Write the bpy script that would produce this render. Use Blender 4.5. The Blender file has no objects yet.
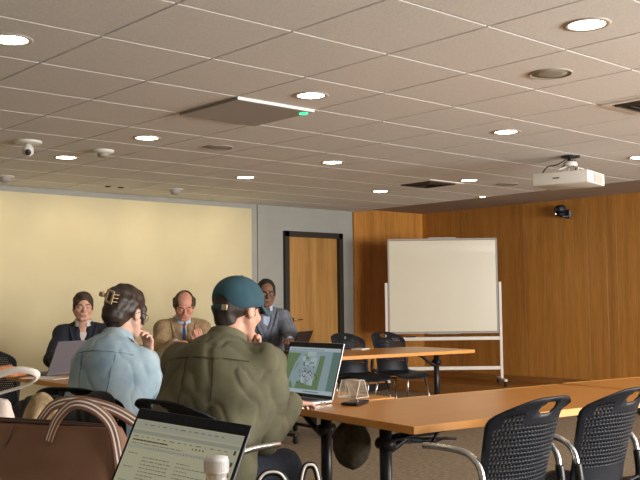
import bpy, bmesh, math, random
import numpy as np
from mathutils import Vector, Matrix, Euler
random.seed(4); RNG = np.random.RandomState(7)
PI = math.pi
C = bpy.context.scene.collection
sc = bpy.context.scene

# ------------------------------------------------------------------ camera
# room axes: X runs along the far cream wall to the right, Y runs towards it, metres, floor at z = 0
F_PX = 937.5
PITCH, ROLL, YAW = 0.0641603, -0.0116944, 0.8358742
CAM_Z = 1.245
def cam_axes():
    cp, sp, cr, sr = math.cos(PITCH), math.sin(PITCH), math.cos(ROLL), math.sin(ROLL)
    F = np.array([0, cp, sp]); U0 = np.array([0, -sp, cp]); R0 = np.array([1, 0, 0.])
    R = cr*R0 + sr*U0; U = -sr*R0 + cr*U0
    a = np.array([math.sin(YAW), math.cos(YAW), 0]); b = np.array([-math.cos(YAW), math.sin(YAW), 0])
    f = lambda v: Vector((v@a, v@b, v[2]))
    return f(R), f(U), f(F)
R_, U_, F_ = cam_axes()
cam_d = bpy.data.cameras.new('camera'); cam = bpy.data.objects.new('camera', cam_d); C.objects.link(cam)
cam.matrix_world = Matrix(((R_.x, U_.x, -F_.x, 0), (R_.y, U_.y, -F_.y, 0), (R_.z, U_.z, -F_.z, CAM_Z), (0, 0, 0, 1)))
cam_d.sensor_width = 36; cam_d.lens = F_PX/640*36; cam_d.clip_start = .05; cam_d.clip_end = 60
sc.camera = cam

# ------------------------------------------------------------------ world, light, exposure
sc.view_settings.view_transform = 'Standard'; sc.view_settings.look = 'None'
sc.view_settings.gamma = 1; sc.view_settings.use_curve_mapping = False
sc.view_settings.exposure = 0.9
try: sc.cycles.use_denoising = True
except Exception: pass
sc.cycles.max_bounces = 6; sc.cycles.diffuse_bounces = 4; sc.cycles.glossy_bounces = 4
sc.cycles.sample_clamp_indirect = 4
w = bpy.data.worlds.new('world'); sc.world = w; w.use_nodes = True
w.node_tree.nodes['Background'].inputs[0].default_value = (.55, .65, .8, 1); w.node_tree.nodes['Background'].inputs[1].default_value = .6
def area(name, loc, tgt, sx, sy, power, col):
    d = bpy.data.lights.new(name, 'AREA'); d.shape = 'RECTANGLE'; d.size = sx; d.size_y = sy; d.energy = power; d.color = col
    o = bpy.data.objects.new(name, d); C.objects.link(o); o.location = loc
    o.rotation_euler = (Vector(tgt)-Vector(loc)).to_track_quat('-Z', 'Y').to_euler(); return o
# daylight through the windows of the wall behind the camera
DAY = (1.0, .97, .93)
area('window_daylight', (5.0, -3.02, 1.45), (4.0, 5, 3.2), 2.6, 1.5, 250, DAY)
area('window_daylight', (8.4, -3.02, 1.45), (7.4, 5, 3.2), 2.6, 1.5, 250, DAY)
LENS_E = 15.0       # glow of a downlight lens
LENS_C = (1, .82, .58)
def spot(name, loc, tgt, power, ang, col, r=.04, blend=.6):
    d = bpy.data.lights.new(name, 'SPOT'); d.energy = power; d.spot_size = math.radians(ang); d.spot_blend = blend; d.color = col; d.shadow_soft_size = r
    o = bpy.data.objects.new(name, d); C.objects.link(o); o.location = loc
    o.rotation_euler = (Vector(tgt)-Vector(loc)).to_track_quat('-Z', 'Y').to_euler(); return o

# ------------------------------------------------------------------ materials
def lin(c): return tuple(((x/255)/12.92 if x/255 <= .04045 else ((x/255+.055)/1.055)**2.4) for x in c)
def base_mat(name, col, rough=.6, metal=0, **k):
    m = bpy.data.materials.new(name); m.use_nodes = True; b = m.node_tree.nodes['Principled BSDF']
    b.inputs['Base Color'].default_value = (*col[:3], 1); b.inputs['Roughness'].default_value = rough; b.inputs['Metallic'].default_value = metal
    for kk, v in k.items():
        b.inputs[kk].default_value = v
    return m
def noisy(name, c1, c2, scale=20, rough=.6, bump=.0, stretch=(1, 1, 1), detail=4, metal=0, bscale=None, ramp=(.35, .65), dist=.002, rot=(0, 0, 0), **k):
    m = base_mat(name, c1, rough, metal, **k); nt = m.node_tree; N = nt.nodes; L = nt.links; b = N['Principled BSDF']
    tc = N.new('ShaderNodeTexCoord'); mp = N.new('ShaderNodeMapping'); mp.inputs['Scale'].default_value = stretch; mp.inputs['Rotation'].default_value = rot
    L.new(tc.outputs['Object'], mp.inputs[0])
    n = N.new('ShaderNodeTexNoise'); n.inputs['Scale'].default_value = scale; n.inputs['Detail'].default_value = detail
    L.new(mp.outputs[0], n.inputs[0])
    r = N.new('ShaderNodeValToRGB'); r.color_ramp.elements[0].position = ramp[0]; r.color_ramp.elements[1].position = ramp[1]
    r.color_ramp.elements[0].color = (*c1, 1); r.color_ramp.elements[1].color = (*c2, 1)
    L.new(n.outputs[0], r.inputs[0]); L.new(r.outputs[0], b.inputs['Base Color'])
    if bump:
        n2 = N.new('ShaderNodeTexNoise'); n2.inputs['Scale'].default_value = bscale or scale*2; n2.inputs['Detail'].default_value = 3
        L.new(mp.outputs[0], n2.inputs[0])
        bp = N.new('ShaderNodeBump'); bp.inputs['Strength'].default_value = bump; bp.inputs['Distance'].default_value = dist
        L.new(n2.outputs[0], bp.inputs['Height']); L.new(bp.outputs[0], b.inputs['Normal'])
    return m
def emis(name, col, s):
    m = base_mat(name, (0, 0, 0), .3); b = m.node_tree.nodes['Principled BSDF']
    b.inputs['Emission Color'].default_value = (*col, 1); b.inputs['Emission Strength'].default_value = s; return m
M = {}
M['tile'] = noisy('acoustic_tile', (.67, .66, .635), (.80, .785, .755), 160, .95, .6, bscale=260)
M['tbar'] = base_mat('white_grid_bar', (.78, .76, .72), .5)
M['grid'] = base_mat('groove_shade_grid', (.20, .18, .16), .7)  # white bars coloured dark, putting the shade of the tile grooves into them
M['gypsum'] = noisy('brown_gypsum', (.34, .27, .21), (.38, .30, .24), 3, .9)
M['cream'] = noisy('cream_paint', (.60, .53, .335), (.64, .57, .365), 2.5, .75)
M['grey_wall'] = noisy('grey_paint', (.33, .335, .31), (.36, .365, .335), 3, .85)
M['off_white'] = base_mat('off_white_paint', (.6, .57, .5), .8)
M['carpet'] = noisy('striped_carpet', (.165, .125, .08), (.36, .29, .205), 34, 1, .7, stretch=(.5, 3.0, 1), detail=6, bscale=120, dist=.004)
def wood(name, c1, c2, axis='z', rough=.4, fine=60, panel=0, coat=0):
    m = base_mat(name, c1, rough); nt = m.node_tree; N = nt.nodes; L = nt.links; b = N['Principled BSDF']
    tc = N.new('ShaderNodeTexCoord'); mp = N.new('ShaderNodeMapping')
    s = {'z': (1, 1, .05), 'x': (.05, 1, 1), 'y': (1, .05, 1)}[axis]; mp.inputs['Scale'].default_value = s
    L.new(tc.outputs['Object'], mp.inputs[0])
    n1 = N.new('ShaderNodeTexNoise'); n1.inputs['Scale'].default_value = fine; n1.inputs['Detail'].default_value = 5; n1.inputs['Roughness'].default_value = .7
    n2 = N.new('ShaderNodeTexNoise'); n2.inputs['Scale'].default_value = fine*.12; n2.inputs['Detail'].default_value = 2; n2.inputs['Distortion'].default_value = .6
    L.new(mp.outputs[0], n1.inputs[0]); L.new(mp.outputs[0], n2.inputs[0])
    mx = N.new('ShaderNodeMix'); mx.data_type = 'FLOAT'; mx.inputs[0].default_value = .45
    L.new(n1.outputs[0], mx.inputs[2]); L.new(n2.outputs[0], mx.inputs[3])
    out = mx.outputs[0]
    if panel:
        g = N.new('ShaderNodeNewGeometry'); a = N.new('ShaderNodeMath'); a.operation = 'MULTIPLY_ADD'; a.inputs[1].default_value = panel; 
        L.new(g.outputs['Random Per Island'], a.inputs[0]); L.new(out, a.inputs[2]); s2 = N.new('ShaderNodeMath'); s2.operation = 'SUBTRACT'; s2.inputs[1].default_value = panel/2
        L.new(a.outputs[0], s2.inputs[0]); out = s2.outputs[0]
    r = N.new('ShaderNodeValToRGB'); r.color_ramp.elements[0].position = .34; r.color_ramp.elements[1].position = .66
    r.color_ramp.elements[0].color = (*c1, 1); r.color_ramp.elements[1].color = (*c2, 1)
    L.new(out, r.inputs[0]); L.new(r.outputs[0], b.inputs['Base Color'])
    if coat: b.inputs['Coat Weight'].default_value = coat; b.inputs['Coat Roughness'].default_value = .25
    return m
M['wood_wall'] = wood('wall_veneer', (.33, .135, .022), (.58, .265, .055), 'z', .42, 75, .10)
M['wood_dais'] = wood('dais_wood', (.22, .09, .02), (.34, .15, .04), 'y', .35, 40)
M['wood_door'] = wood('door_veneer', (.30, .145, .035), (.52, .29, .09), 'z', .4, 34)
M['table_top'] = wood('table_laminate', (.56, .225, .034), (.64, .27, .048), 'x', .32, 30, 0, .3)
M['table_edge'] = wood('table_edge_band', (.62, .27, .055), (.70, .33, .075), 'x', .4, 30)
M['black_metal'] = base_mat('black_metal', (.012, .013, .016), .38)
M['black_plastic'] = noisy('black_plastic', (.005, .008, .014), (.009, .013, .021), 90, .45, .1, **{'Specular IOR Level': .3})
M['dark_bronze'] = base_mat('dark_bronze_frame', (.018, .015, .012), .45)
M['chrome'] = base_mat('chrome', (.62, .64, .66), .22, 1)
M['brass'] = base_mat('brushed_lever', (.6, .5, .34), .3, 1)
M['white_plastic'] = base_mat('white_plastic', (.72, .70, .65), .45)
M['white_metal'] = base_mat('white_metal', (.70, .66, .60), .4)
M['mic_panel'] = base_mat('grey_ceiling_panel', (.36, .34, .32), .6)
M['board'] = base_mat('whiteboard_surface', (.66, .62, .50), .3, **{'Coat Weight': .8, 'Coat Roughness': .03})
M['alu'] = base_mat('brushed_aluminium', (.55, .56, .57), .3, 1)
M['lens'] = emis('downlight_lens', LENS_C, LENS_E)
M['trim_ring'] = base_mat('downlight_trim', (.42, .38, .33), .4)
M['grille'] = base_mat('speaker_grille', (.33, .30, .25), .7)
M['dark_hole'] = base_mat('dark_brown_metal', (.06, .045, .035), .7)  # dark brown of vents, sprinkler covers and the brand mark
M['led_green'] = emis('green_led', (.05, .9, .35), 1.2)
M['glass_lens'] = base_mat('lens_glass', (.02, .02, .03), .05)
M['rubber'] = base_mat('rubber', (.02, .02, .02), .8)

# ------------------------------------------------------------------ mesh helpers
def add_box(bm, c, s, rz=0, bevel=0, mi=0, rot=None, seg=2):
    r = bmesh.ops.create_cube(bm, size=1); vs = r['verts']
    mat = Matrix.Translation(c) @ (rot.to_4x4() if rot else Matrix.Rotation(rz, 4, 'Z')) @ Matrix.Diagonal((*s, 1))
    bmesh.ops.transform(bm, matrix=mat, verts=vs)
    fs = list({f for v in vs for f in v.link_faces})
    for f in fs: f.material_index = mi
    if bevel:
        es = list({e for v in vs for e in v.link_edges})
        bmesh.ops.bevel(bm, geom=es, offset=bevel, segments=seg, affect='EDGES', profile=.5)
def catmull(P, n=6):
    P = [Vector(p) for p in P]; out = []
    for i in range(len(P)-1):
        p0 = P[max(i-1, 0)]; p1 = P[i]; p2 = P[i+1]; p3 = P[min(i+2, len(P)-1)]
        for k in range(n):
            t = k/n
            out.append(.5*((2*p1)+(p2-p0)*t+(2*p0-5*p1+4*p2-p3)*t*t+(3*p1-p0-3*p2+p3)*t**3))
    out.append(P[-1]); return out
def add_tube(bm, pts, r, seg=10, mi=0, cap=True, closed=False, flat=None):
    """tube along pts; r number or list; flat=(w,h) gives a band with the given half sizes"""
    pts = [Vector(p) for p in pts]; n = len(pts); rings = []; up = None
    for i, p in enumerate(pts):
        if closed: t = (pts[(i+1) % n]-pts[i-1]).normalized()
        else: t = (pts[min(i+1, n-1)]-pts[max(i-1, 0)]).normalized()
        if up is None:
            up = Vector((0, 0, 1)) if abs(t.z) < .9 else Vector((0, 1, 0))
        x = t.cross(up).normalized(); up = x.cross(t).normalized()
        rr = r[i] if isinstance(r, (list, tuple)) else r
        ring = []
        for k in range(seg):
            a = 2*PI*k/seg
            o = (x*math.cos(a)*rr+up*math.sin(a)*rr) if not flat else (x*math.copysign(abs(math.cos(a))**.5, math.cos(a))*flat[0]+up*math.copysign(abs(math.sin(a))**.5, math.sin(a))*flat[1])
            ring.append(bm.verts.new(p+o))
        rings.append(ring)
    fs = []
    for i in range(n if closed else n-1):
        a, b = rings[i], rings[(i+1) % n]
        for k in range(seg):
            fs.append(bm.faces.new((a[k], a[(k+1) % seg], b[(k+1) % seg], b[k])))
    if cap and not closed:
        fs.append(bm.faces.new(rings[0][::-1])); fs.append(bm.faces.new(rings[-1]))
    for f in fs: f.material_index = mi; f.smooth = True
def add_lathe(bm, prof, c=(0, 0, 0), seg=32, mi=0, axis=None):
    """profile of (r, z) pairs turned about z, optional rotation matrix"""
    rings = []; c = Vector(c); A = axis or Matrix.Identity(3)
    for r, z in prof:
        if r < 1e-6: rings.append([bm.verts.new(c+A@Vector((0, 0, z)))])
        else: rings.append([bm.verts.new(c+A@Vector((r*math.cos(2*PI*k/seg), r*math.sin(2*PI*k/seg), z))) for k in range(seg)])
    for a, b in zip(rings, rings[1:]):
        for k in range(seg):
            k2 = (k+1) % seg
            q = ([a[0]] if len(a) == 1 else [a[k], a[k2]]) + ([b[0]] if len(b) == 1 else [b[k2], b[k]])
            f = bm.faces.new(q); f.material_index = mi; f.smooth = True
def obj(name, bm, mats, parent=None, loc=(0, 0, 0), rot=None, smooth=None, mods=None, recalc=True):
    if recalc: bmesh.ops.recalc_face_normals(bm, faces=bm.faces)
    me = bpy.data.meshes.new(name); bm.to_mesh(me); bm.free()
    for m in (mats if isinstance(mats, (list, tuple)) else [mats]): me.materials.append(m)
    if smooth is not None:
        for p in me.polygons: p.use_smooth = smooth
        if smooth: 
            try: me.set_sharp_from_angle(angle=math.radians(40))
            except Exception: pass
    o = bpy.data.objects.new(name, me); C.objects.link(o); o.location = loc
    if rot: o.rotation_euler = rot
    if parent: o.parent = parent
    return o
def thing(name, label, cat, loc=(0, 0, 0), rz=0, group=None, rot=None):
    o = bpy.data.objects.new(name, None); C.objects.link(o); o.location = loc; o.rotation_euler = rot or (0, 0, rz); o.empty_display_size = .1
    o['label'] = label; o['category'] = cat
    if group: o['group'] = group
    return o
def tag(o, label, cat, group=None):
    o['label'] = label; o['category'] = cat
    if group: o['group'] = group
    return o
def struct(name, bm, m, **k):
    o = obj(name, bm, m, **k); o['kind'] = 'structure'; return o
def dup(root, loc, rz, label, group=None):
    r = root.copy(); C.objects.link(r); r.location = loc; r.rotation_euler = (0, 0, rz); r['label'] = label
    if group: r['group'] = group
    for ch in list(root.children):
        c = ch.copy(); C.objects.link(c); c.parent = r
        for g in list(ch.children):
            d = g.copy(); C.objects.link(d); d.parent = c
    return r
BM = bmesh.new

# ------------------------------------------------------------------ room shell
U0, U1, V0, V1, CZ = -2.6, 10.23, -3.0, 9.12, 2.44
EDGE = 8.88
bm = BM(); add_box(bm, ((U0+U1)/2, (V0+V1)/2, -.05), (U1-U0+.4, V1-V0+.4, .1)); struct('floor', bm, M['carpet'])
# suspended ceiling: tiles hang 7 mm below the grid bars
bm = BM(); T = .61; gu, gv = 2.06, 3.117
iu0 = math.floor((U0-gu)/T); iv0 = math.floor((V0-gv)/T)
add_box(bm, ((U0+EDGE)/2, (V0+V1)/2, CZ+.036), (EDGE-U0, V1-V0, .04), mi=1)
for i in range(iu0, 30):
    for j in range(iv0, 30):
        x0, x1 = max(gu+i*T+.007, U0), min(gu+(i+1)*T-.007, EDGE-.02)
        y0, y1 = max(gv+j*T+.0065, V0), min(gv+(j+1)*T-.0065, V1-.0)
        if x1-x0 < .03 or y1-y0 < .03: continue
        add_box(bm, ((x0+x1)/2, (y0+y1)/2, CZ+.009), (x1-x0, y1-y0, .018))
bm.normal_update()
for f in bm.faces:
    if f.material_index == 0 and abs(f.normal.z) < .5: f.material_index = 2
struct('ceiling', bm, [M['tile'], M['grid'], base_mat('white_tile_edge', (.86, .85, .82), .6)])
bm = BM(); add_box(bm, ((EDGE+U1)/2+.1, (V0+V1)/2, CZ+.09), (U1-EDGE+.2, V1-V0, .1)); struct('ceiling_border', bm, M['gypsum'])
bm = BM(); add_box(bm, (EDGE-.005, (V0+V1)/2, CZ+.022), (.03, V1-V0, .045)); struct('trim_1', bm, M['gypsum'])
# far wall with door opening
DX0, DX1, DZ = 7.61, 8.62, 2.13
bm = BM()
add_box(bm, ((U0+DX0)/2-.1, V1+.06, 1.25), (DX0-U0+.2, .12, 2.5))
add_box(bm, ((DX1+8.84)/2, V1+.06, 1.25), (8.84-DX1, .12, 2.5))
add_box(bm, ((DX0+DX1)/2, V1+.06, (DZ+2.5)/2), (DX1-DX0, .12, 2.5-DZ))
struct('wall_far', bm, M['grey_wall'])
bm = BM(); add_box(bm, ((U0+7.09)/2, V1-.012, (2.38+.1)/2), (7.09-U0, .024, 2.28), bevel=.003); struct('wall_panel', bm, M['cream'])
bm = BM(); add_box(bm, (7.20, V1-.010, 1.25), (.02, .02, 2.5)); struct('trim_2', bm, M['grey_wall'])
# wood veneer panels: the end of the far wall and the right wall
bm = BM()
xs = [8.84, 9.02, 9.63, 10.23]
for a_, b_ in zip(xs, xs[1:]): add_box(bm, ((a_+b_)/2, V1+.0, 1.25), (b_-a_-.004, .06, 2.52), bevel=.002, seg=1)
struct('wall_far_wood', bm, M['wood_wall'])
bm = BM()
ys = [9.12, 8.42, 7.32, 6.38, 6.12, 5.98, 5.4, 4.8, 4.2, 3.6, 3, 2.4, 1.8, 1.2, .6, 0, -.6, -1.2, -1.8, -2.4, -3]
for a_, b_ in zip(ys, ys[1:]): add_box(bm, (U1+.04, (a_+b_)/2, 1.25), (.08, a_-b_-.004, 2.52), bevel=.002, seg=1)
struct('wall_right', bm, M['wood_wall'])
# wall behind the camera with two windows
bm = BM()
def wall_strip(x0, x1, z0, z1): add_box(bm, ((x0+x1)/2, V0-.1, (z0+z1)/2), (x1-x0, .2, z1-z0))
wall_strip(U0, U1, 0, .65); wall_strip(U0, U1, 2.25, 2.5)
for x0, x1 in ((U0, 3.65), (6.35, 7.05), (9.75, U1)): wall_strip(x0, x1, .65, 2.25)
struct('wall_back', bm, M['off_white'])
for n, x in ((1, 5.0), (2, 8.4)):
    bm = BM()
    for z in (.67, 2.23): add_box(bm, (x, V0-.1, z), (2.7, .06, .05))
    for dx in (-1.33, -.45, .45, 1.33): add_box(bm, (x+dx, V0-.1, 1.45), (.05, .06, 1.56))
    struct('window_%d' % n, bm, M['dark_bronze'])
bm = BM(); add_box(bm, (U0-.05, (V0+V1)/2, 1.25), (.1, V1-V0, 2.5)); struct('wall_left', bm, M['off_white'])
# low wooden platform along the right wall
bm = BM(); add_box(bm, ((9.42+U1)/2, 6.0, .075), (U1-9.42, 6.2, .15), bevel=.004); struct('floor_platform', bm, M['wood_dais'])
bm = BM(); add_box(bm, (U1-.012, 6.0, .19), (.024, 6.2, .08)); struct('baseboard_right', bm, M['wood_dais'])
bm = BM(); add_box(bm, ((8.84+9.42)/2, V1-.042, .05), (9.42-8.84, .024, .10)); add_box(bm, ((DX1+8.84)/2+.03, V1-.012, .05), (8.84-DX1-.06, .024, .10)); struct('baseboard_far', bm, M['dark_bronze'])
# door
bm = BM(); add_box(bm, ((DX0+DX1)/2, V1+.03, DZ/2-.02), (DX1-DX0-.14, .045, DZ-.1), bevel=.002)
d = struct('door_1', bm, M['wood_door'])
bm = BM()
for x in (DX0+.035, DX1-.035): add_box(bm, (x, V1+.02, DZ/2), (.07, .13, DZ))
add_box(bm, ((DX0+DX1)/2, V1+.02, DZ-.035), (DX1-DX0, .13, .07))
struct('door_frame', bm, M['dark_bronze'])
bm = BM(); h = (DX0+.14, V1+.0, 1.0)
add_lathe(bm, [(0, -.012), (.028, -.012), (.030, .004), (0, .008)], h, 20, axis=Matrix.Rotation(PI/2, 3, 'X'))
add_tube(bm, [(h[0], h[1], h[2]), (h[0], h[1]-.05, h[2]), (h[0]+.02, h[1]-.055, h[2]), (h[0]+.12, h[1]-.055, h[2])], .009)
obj('door_handle', bm, M['brass'], d)

# ------------------------------------------------------------------ ceiling fittings
def downlight(loc, label, r=.078, group='round recessed downlights'):
    t = thing('downlight', label, 'ceiling light', (loc[0], loc[1], CZ), 0, group)
    bm = BM(); add_lathe(bm, [(r+.001, -.002), (r+.004, -.005), (r+.024, -.004), (r+.026, 0.0), (r+.026, .004), (r+.001, .004), (r+.001, -.002)], seg=40); obj('trim_ring', bm, M['trim_ring'], t)
    bm = BM(); add_lathe(bm, [(0, -.0035), (r*.9, -.003), (r, -.001), (r, .003), (0, .003)], seg=40); obj('lens', bm, M['lens'], t)
    return t
LI = [((3.593, 2.21), 'largest glowing downlight, top right of the ceiling near the round speaker'),
 ((1.768, 4.034), 'glowing downlight at the upper left corner of the view'),
 ((3.597, 4.043), 'glowing downlight beside the grey square ceiling microphone panel'),
 ((5.486, 4.058), 'glowing downlight between the round speaker and the projector'),
 ((3.607, 5.856), 'glowing downlight right of the ceiling camera dome at left'),
 ((3.577, 7.053), 'glowing downlight low on the left, between dome camera and cream wall'),
 ((5.507, 5.919), 'glowing downlight near the middle, below the microphone panel'),
 ((5.508, 7.157), 'glowing downlight above the person in the teal cap'),
 ((7.45, 5.982), 'glowing downlight just right of the dark ceiling vent'),
 ((7.412, 7.194), 'glowing downlight above the left end of the whiteboard'),
 ((7.413, 4.086), 'glowing downlight cut by the right edge, right of the projector')]
for l, s in LI: downlight(l, s)
for l in ((1.77, 2.21), (5.49, 2.21), (1.77, 5.87), (7.42, 2.21), (1.77, .4), (3.6, .4), (5.49, .4), (7.42, .4)): downlight(l, 'glowing round downlight outside the view, in the near ceiling')
for l, s in (((8.79, 6.86), 'tiny glowing downlight at the ceiling edge above the whiteboard'), ((8.80, 5.62), 'tiny glowing downlight at the ceiling edge behind the projector')):
    downlight(l, s, .035, 'small edge downlights')
# wall washing fittings by the cream wall
for x, y, s in ((5.502, 8.374, 'eyeball wall washer light on the ceiling above the person in the tan jacket'), (3.669, 8.454, 'eyeball wall washer light on the ceiling at the left edge'), (7.35, 8.4, None), (1.8, 8.4, None)):
    if s:
        t = thing('wall_washer', s, 'ceiling light', (x, y, CZ), 0, 'eyeball wall washers')
        bm = BM(); add_lathe(bm, [(.0, .004), (.085, .004), (.085, -.005), (.062, -.008), (.0, -.008)], seg=32); obj('trim_ring', bm, M['white_plastic'], t)
        bm = BM(); add_lathe(bm, [(.058, -.006), (.056, -.03), (.045, -.05), (.02, -.062), (0, -.064)], seg=32); obj('eyeball', bm, M['mic_panel'], t)
    if x < 7: spot('wall_washer_lamp', (x, y+.1, CZ-.05), (x+.1, V1, 1.0), 6, 165, (1, .84, .58), .10, 1)
    if x < 7: spot('wall_washer_lamp', (x+.95, y+.1, CZ-.05), (x+1.0, V1, 1.0), 5, 165, (1, .84, .58), .10, 1)
def grille(loc, label, r=.11):
    t = thing('ceiling_speaker', label, 'ceiling speaker', (loc[0], loc[1], CZ), 0, 'round ceiling speakers')
    bm = BM(); add_lathe(bm, [(r-.008, -.003), (r, -.008), (r+.006, -.004), (r+.006, .004), (r-.008, .004), (r-.008, -.003)], seg=40); obj('rim', bm, M['grille'], t)
    bm = BM(); add_lathe(bm, [(0, -.006), (r*.5, -.0055), (r-.008, -.002), (r-.008, .003), (0, .003)], seg=40); obj('mesh_cover', bm, M['grille'], t)
grille((4.235, 2.834), 'round beige ceiling speaker below the largest downlight')
grille((4.26, 5.882), 'round ceiling speaker below the grey microphone panel')
grille((8.038, 5.95), 'small far round ceiling speaker near the projector')
# microphone array panel
t = thing('ceiling_microphone', 'flat grey square ceiling microphone panel with a green light', 'microphone panel', (gu+2.5*T, gv+2.5*T, CZ))
bm = BM(); add_box(bm, (0, 0, -.009), (.60, .60, .018), bevel=.003); obj('panel', bm, [M['mic_panel']], t)
bm = BM(); add_box(bm, (0, -.3025, -.007), (.60, .006, .018)); obj('light_edge', bm, M['tbar'], t)
bm = BM(); add_tube(bm, [(.262+.045*math.cos(a)*.5, -.245+.03*math.sin(a), -.020) for a in [k*PI/8 for k in range(16)]], .004, 6, closed=True); obj('status_light', bm, M['led_green'], t)
# vents
def vent(loc, s, label, rz=0):
    t = thing('ceiling_vent', label, 'ceiling vent', (loc[0], loc[1], CZ), rz, 'square ceiling vents')
    bm = BM()
    for dx, dy, sx, sy in ((0, s/2-.02, s, .04), (0, -s/2+.02, s, .04), (s/2-.02, 0, .04, s-.08), (-s/2+.02, 0, .04, s-.08)): add_box(bm, (dx, dy, -.004), (sx, sy, .012))
    obj('frame', bm, M['tbar'], t)
    bm = BM(); add_box(bm, (0, 0, .0), (s-.08, s-.08, .004)); obj('backing', bm, M['dark_hole'], t)
    bm = BM(); q = s/2-.06
    while q > .04:
        for a in range(4):
            r = Matrix.Rotation(a*PI/2, 3, 'Z'); v = r@Vector((0, q, -.008))
            add_box(bm, v, (2*q, .035, .003), rot=r@Matrix.Rotation(math.radians(35), 3, 'X'))
        q -= .06
    obj('louvre', bm, M['dark_hole'], t)
vent((5.4150, 2.85), .50, 'square louvred ceiling vent cut by the right edge of the picture')
vent((7.32, 6.42), .52, 'far dark square ceiling vent left of the downlight')
# sprinkler, dome camera, detectors
t = thing('ceiling_camera', 'white ceiling camera with a round base and swivel head', 'ceiling camera', (3.003, 6.521, CZ))
bm = BM(); add_lathe(bm, [(0, .002), (.10, .002), (.10, -.012), (.085, -.02), (.03, -.024), (0, -.024)]); obj('base', bm, M['white_plastic'], t)
bm = BM(); add_tube(bm, [(0, 0, -.02), (0, 0, -.05)], .018); add_lathe(bm, [(0, .045), (.03, .04), (.042, .01), (.04, -.02), (.022, -.04), (0, -.045)], (0, 0, -.07), 24); obj('head', bm, M['white_plastic'], t)
bm = BM(); add_lathe(bm, [(0, .012), (.02, .01), (.024, 0), (.02, -.003), (0, -.003)], (-.016, -.036, -.088), 20, axis=Matrix.Rotation(math.radians(115), 3, 'X')); obj('camera_lens', bm, M['glass_lens'], t)
t = thing('smoke_detector', 'white round smoke detector right of the ceiling camera', 'smoke detector', (3.637, 6.552, CZ))
bm = BM(); add_lathe(bm, [(0, .002), (.085, .002), (.085, -.014), (.06, -.026), (0, -.028)]); obj('base', bm, M['white_plastic'], t)
bm = BM(); add_lathe(bm, [(.045, -.02), (.042, -.05), (.03, -.055), (0, -.055)], seg=28); obj('sensor', bm, M['grille'], t)
for x, y, s in ((4.811, 8.562, 'small brown sprinkler cover left of its twin near the cream wall'), (4.959, 8.558, 'small brown sprinkler cover right of its twin near the cream wall')):
    bm = BM(); add_lathe(bm, [(0, .004), (.032, .004), (.032, -.006), (.02, -.010), (0, -.011)], seg=24); o = obj('sprinkler_cover', bm, M['dark_hole'], loc=(x, y, CZ)); tag(o, s, 'sprinkler', 'sprinkler covers')
# projector
t = thing('projector', 'white projector hanging from the ceiling on a short pole', 'projector', (6.86, 4.44, 2.235), math.radians(13))
bm = BM(); add_box(bm, (0, 0, 0), (.42, .48, .105), bevel=.012, seg=3); o = obj('housing', bm, M['white_plastic'], t, smooth=True)
bm = BM()
for k in range(5): add_box(bm, (-.2112, .055-k*.012, .0), (.002, .008, .012))
obj('brand_mark', bm, M['dark_hole'], t)
bm = BM(); add_box(bm, (0.04, -.2405, 0), (.20, .004, .075), mi=1)
for k in range(14): add_box(bm, (0.04, -.243, -.035+k*.0054), (.19, .004, .0025))
obj('air_vent', bm, [M['white_metal'], M['mic_panel']], t)
bm = BM()
for sx, sy in ((-.1, -.12), (.1, -.12), (-.1, .05), (.1, .05)): add_tube(bm, [(0, -.02, .125), (sx, sy, .085), (sx, sy, .05)], .007)
add_lathe(bm, [(0, .16), (.05, .155), (.06, .13), (.05, .11), (0, .105)], (0, -.02, 0), 20)
obj('mount_arms', bm, M['white_metal'], t)
bm = BM(); add_tube(bm, [(0, -.02, .15), (0, -.02, .205)], .024); add_lathe(bm, [(0, .205), (.08, .205), (.08, .19), (0, .188)], (0, -.02, 0), 24); obj('ceiling_plate', bm, M['black_metal'], t)
bm = BM()
add_tube(bm, catmull([(-.02, 0, .18), (-.06, .08, .13), (-.08, .15, .12), (-.09, .2, .06), (-.09, .21, .045)]), .005)
add_tube(bm, catmull([(.0, 0, .17), (-.05, .02, .12), (-.07, .06, .08), (-.08, .08, .05)]), .005)
add_tube(bm, catmull([(.02, -.05, .17), (.0, -.07, .11), (-.03, -.06, .06), (-.03, -.06, .05)]), .005)
obj('cables', bm, M['black_plastic'], t)
# wall camera
t = thing('wall_camera', 'black conference camera mounted high on the wood wall', 'camera', (U1, 6.62, 2.29), math.radians(152))
bm = BM(); add_box(bm, (.02, 0, 0), (.04, .10, .11), bevel=.006); add_box(bm, (.07, 0, -.03), (.1, .07, .02), bevel=.004); obj('wall_bracket', bm, M['black_metal'], t)
bm = BM(); add_lathe(bm, [(0, -.02), (.06, -.02), (.065, .0), (.055, .02), (.03, .03), (0, .03)], (.13, 0, 0)); obj('base', bm, M['black_plastic'], t)
bm = BM(); add_box(bm, (.13, 0, .065), (.11, .12, .095), bevel=.03, seg=4); obj('head', bm, M['black_plastic'], t, smooth=True)
bm = BM(); add_lathe(bm, [(0, .02), (.024, .018), (.032, .0), (.032, -.02), (0, -.02)], (.19, 0, .06), 24, axis=Matrix.Rotation(PI/2, 3, 'Y')); obj('camera_lens', bm, M['glass_lens'], t)
bm = BM(); add_lathe(bm, [(0, .004), (.007, .003), (.007, -.003), (0, -.003)], (.192, 0, .0), 12, axis=Matrix.Rotation(PI/2, 3, 'Y')); obj('status_light', bm, emis('white_led', (1, .9, .8), 3), t)

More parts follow.
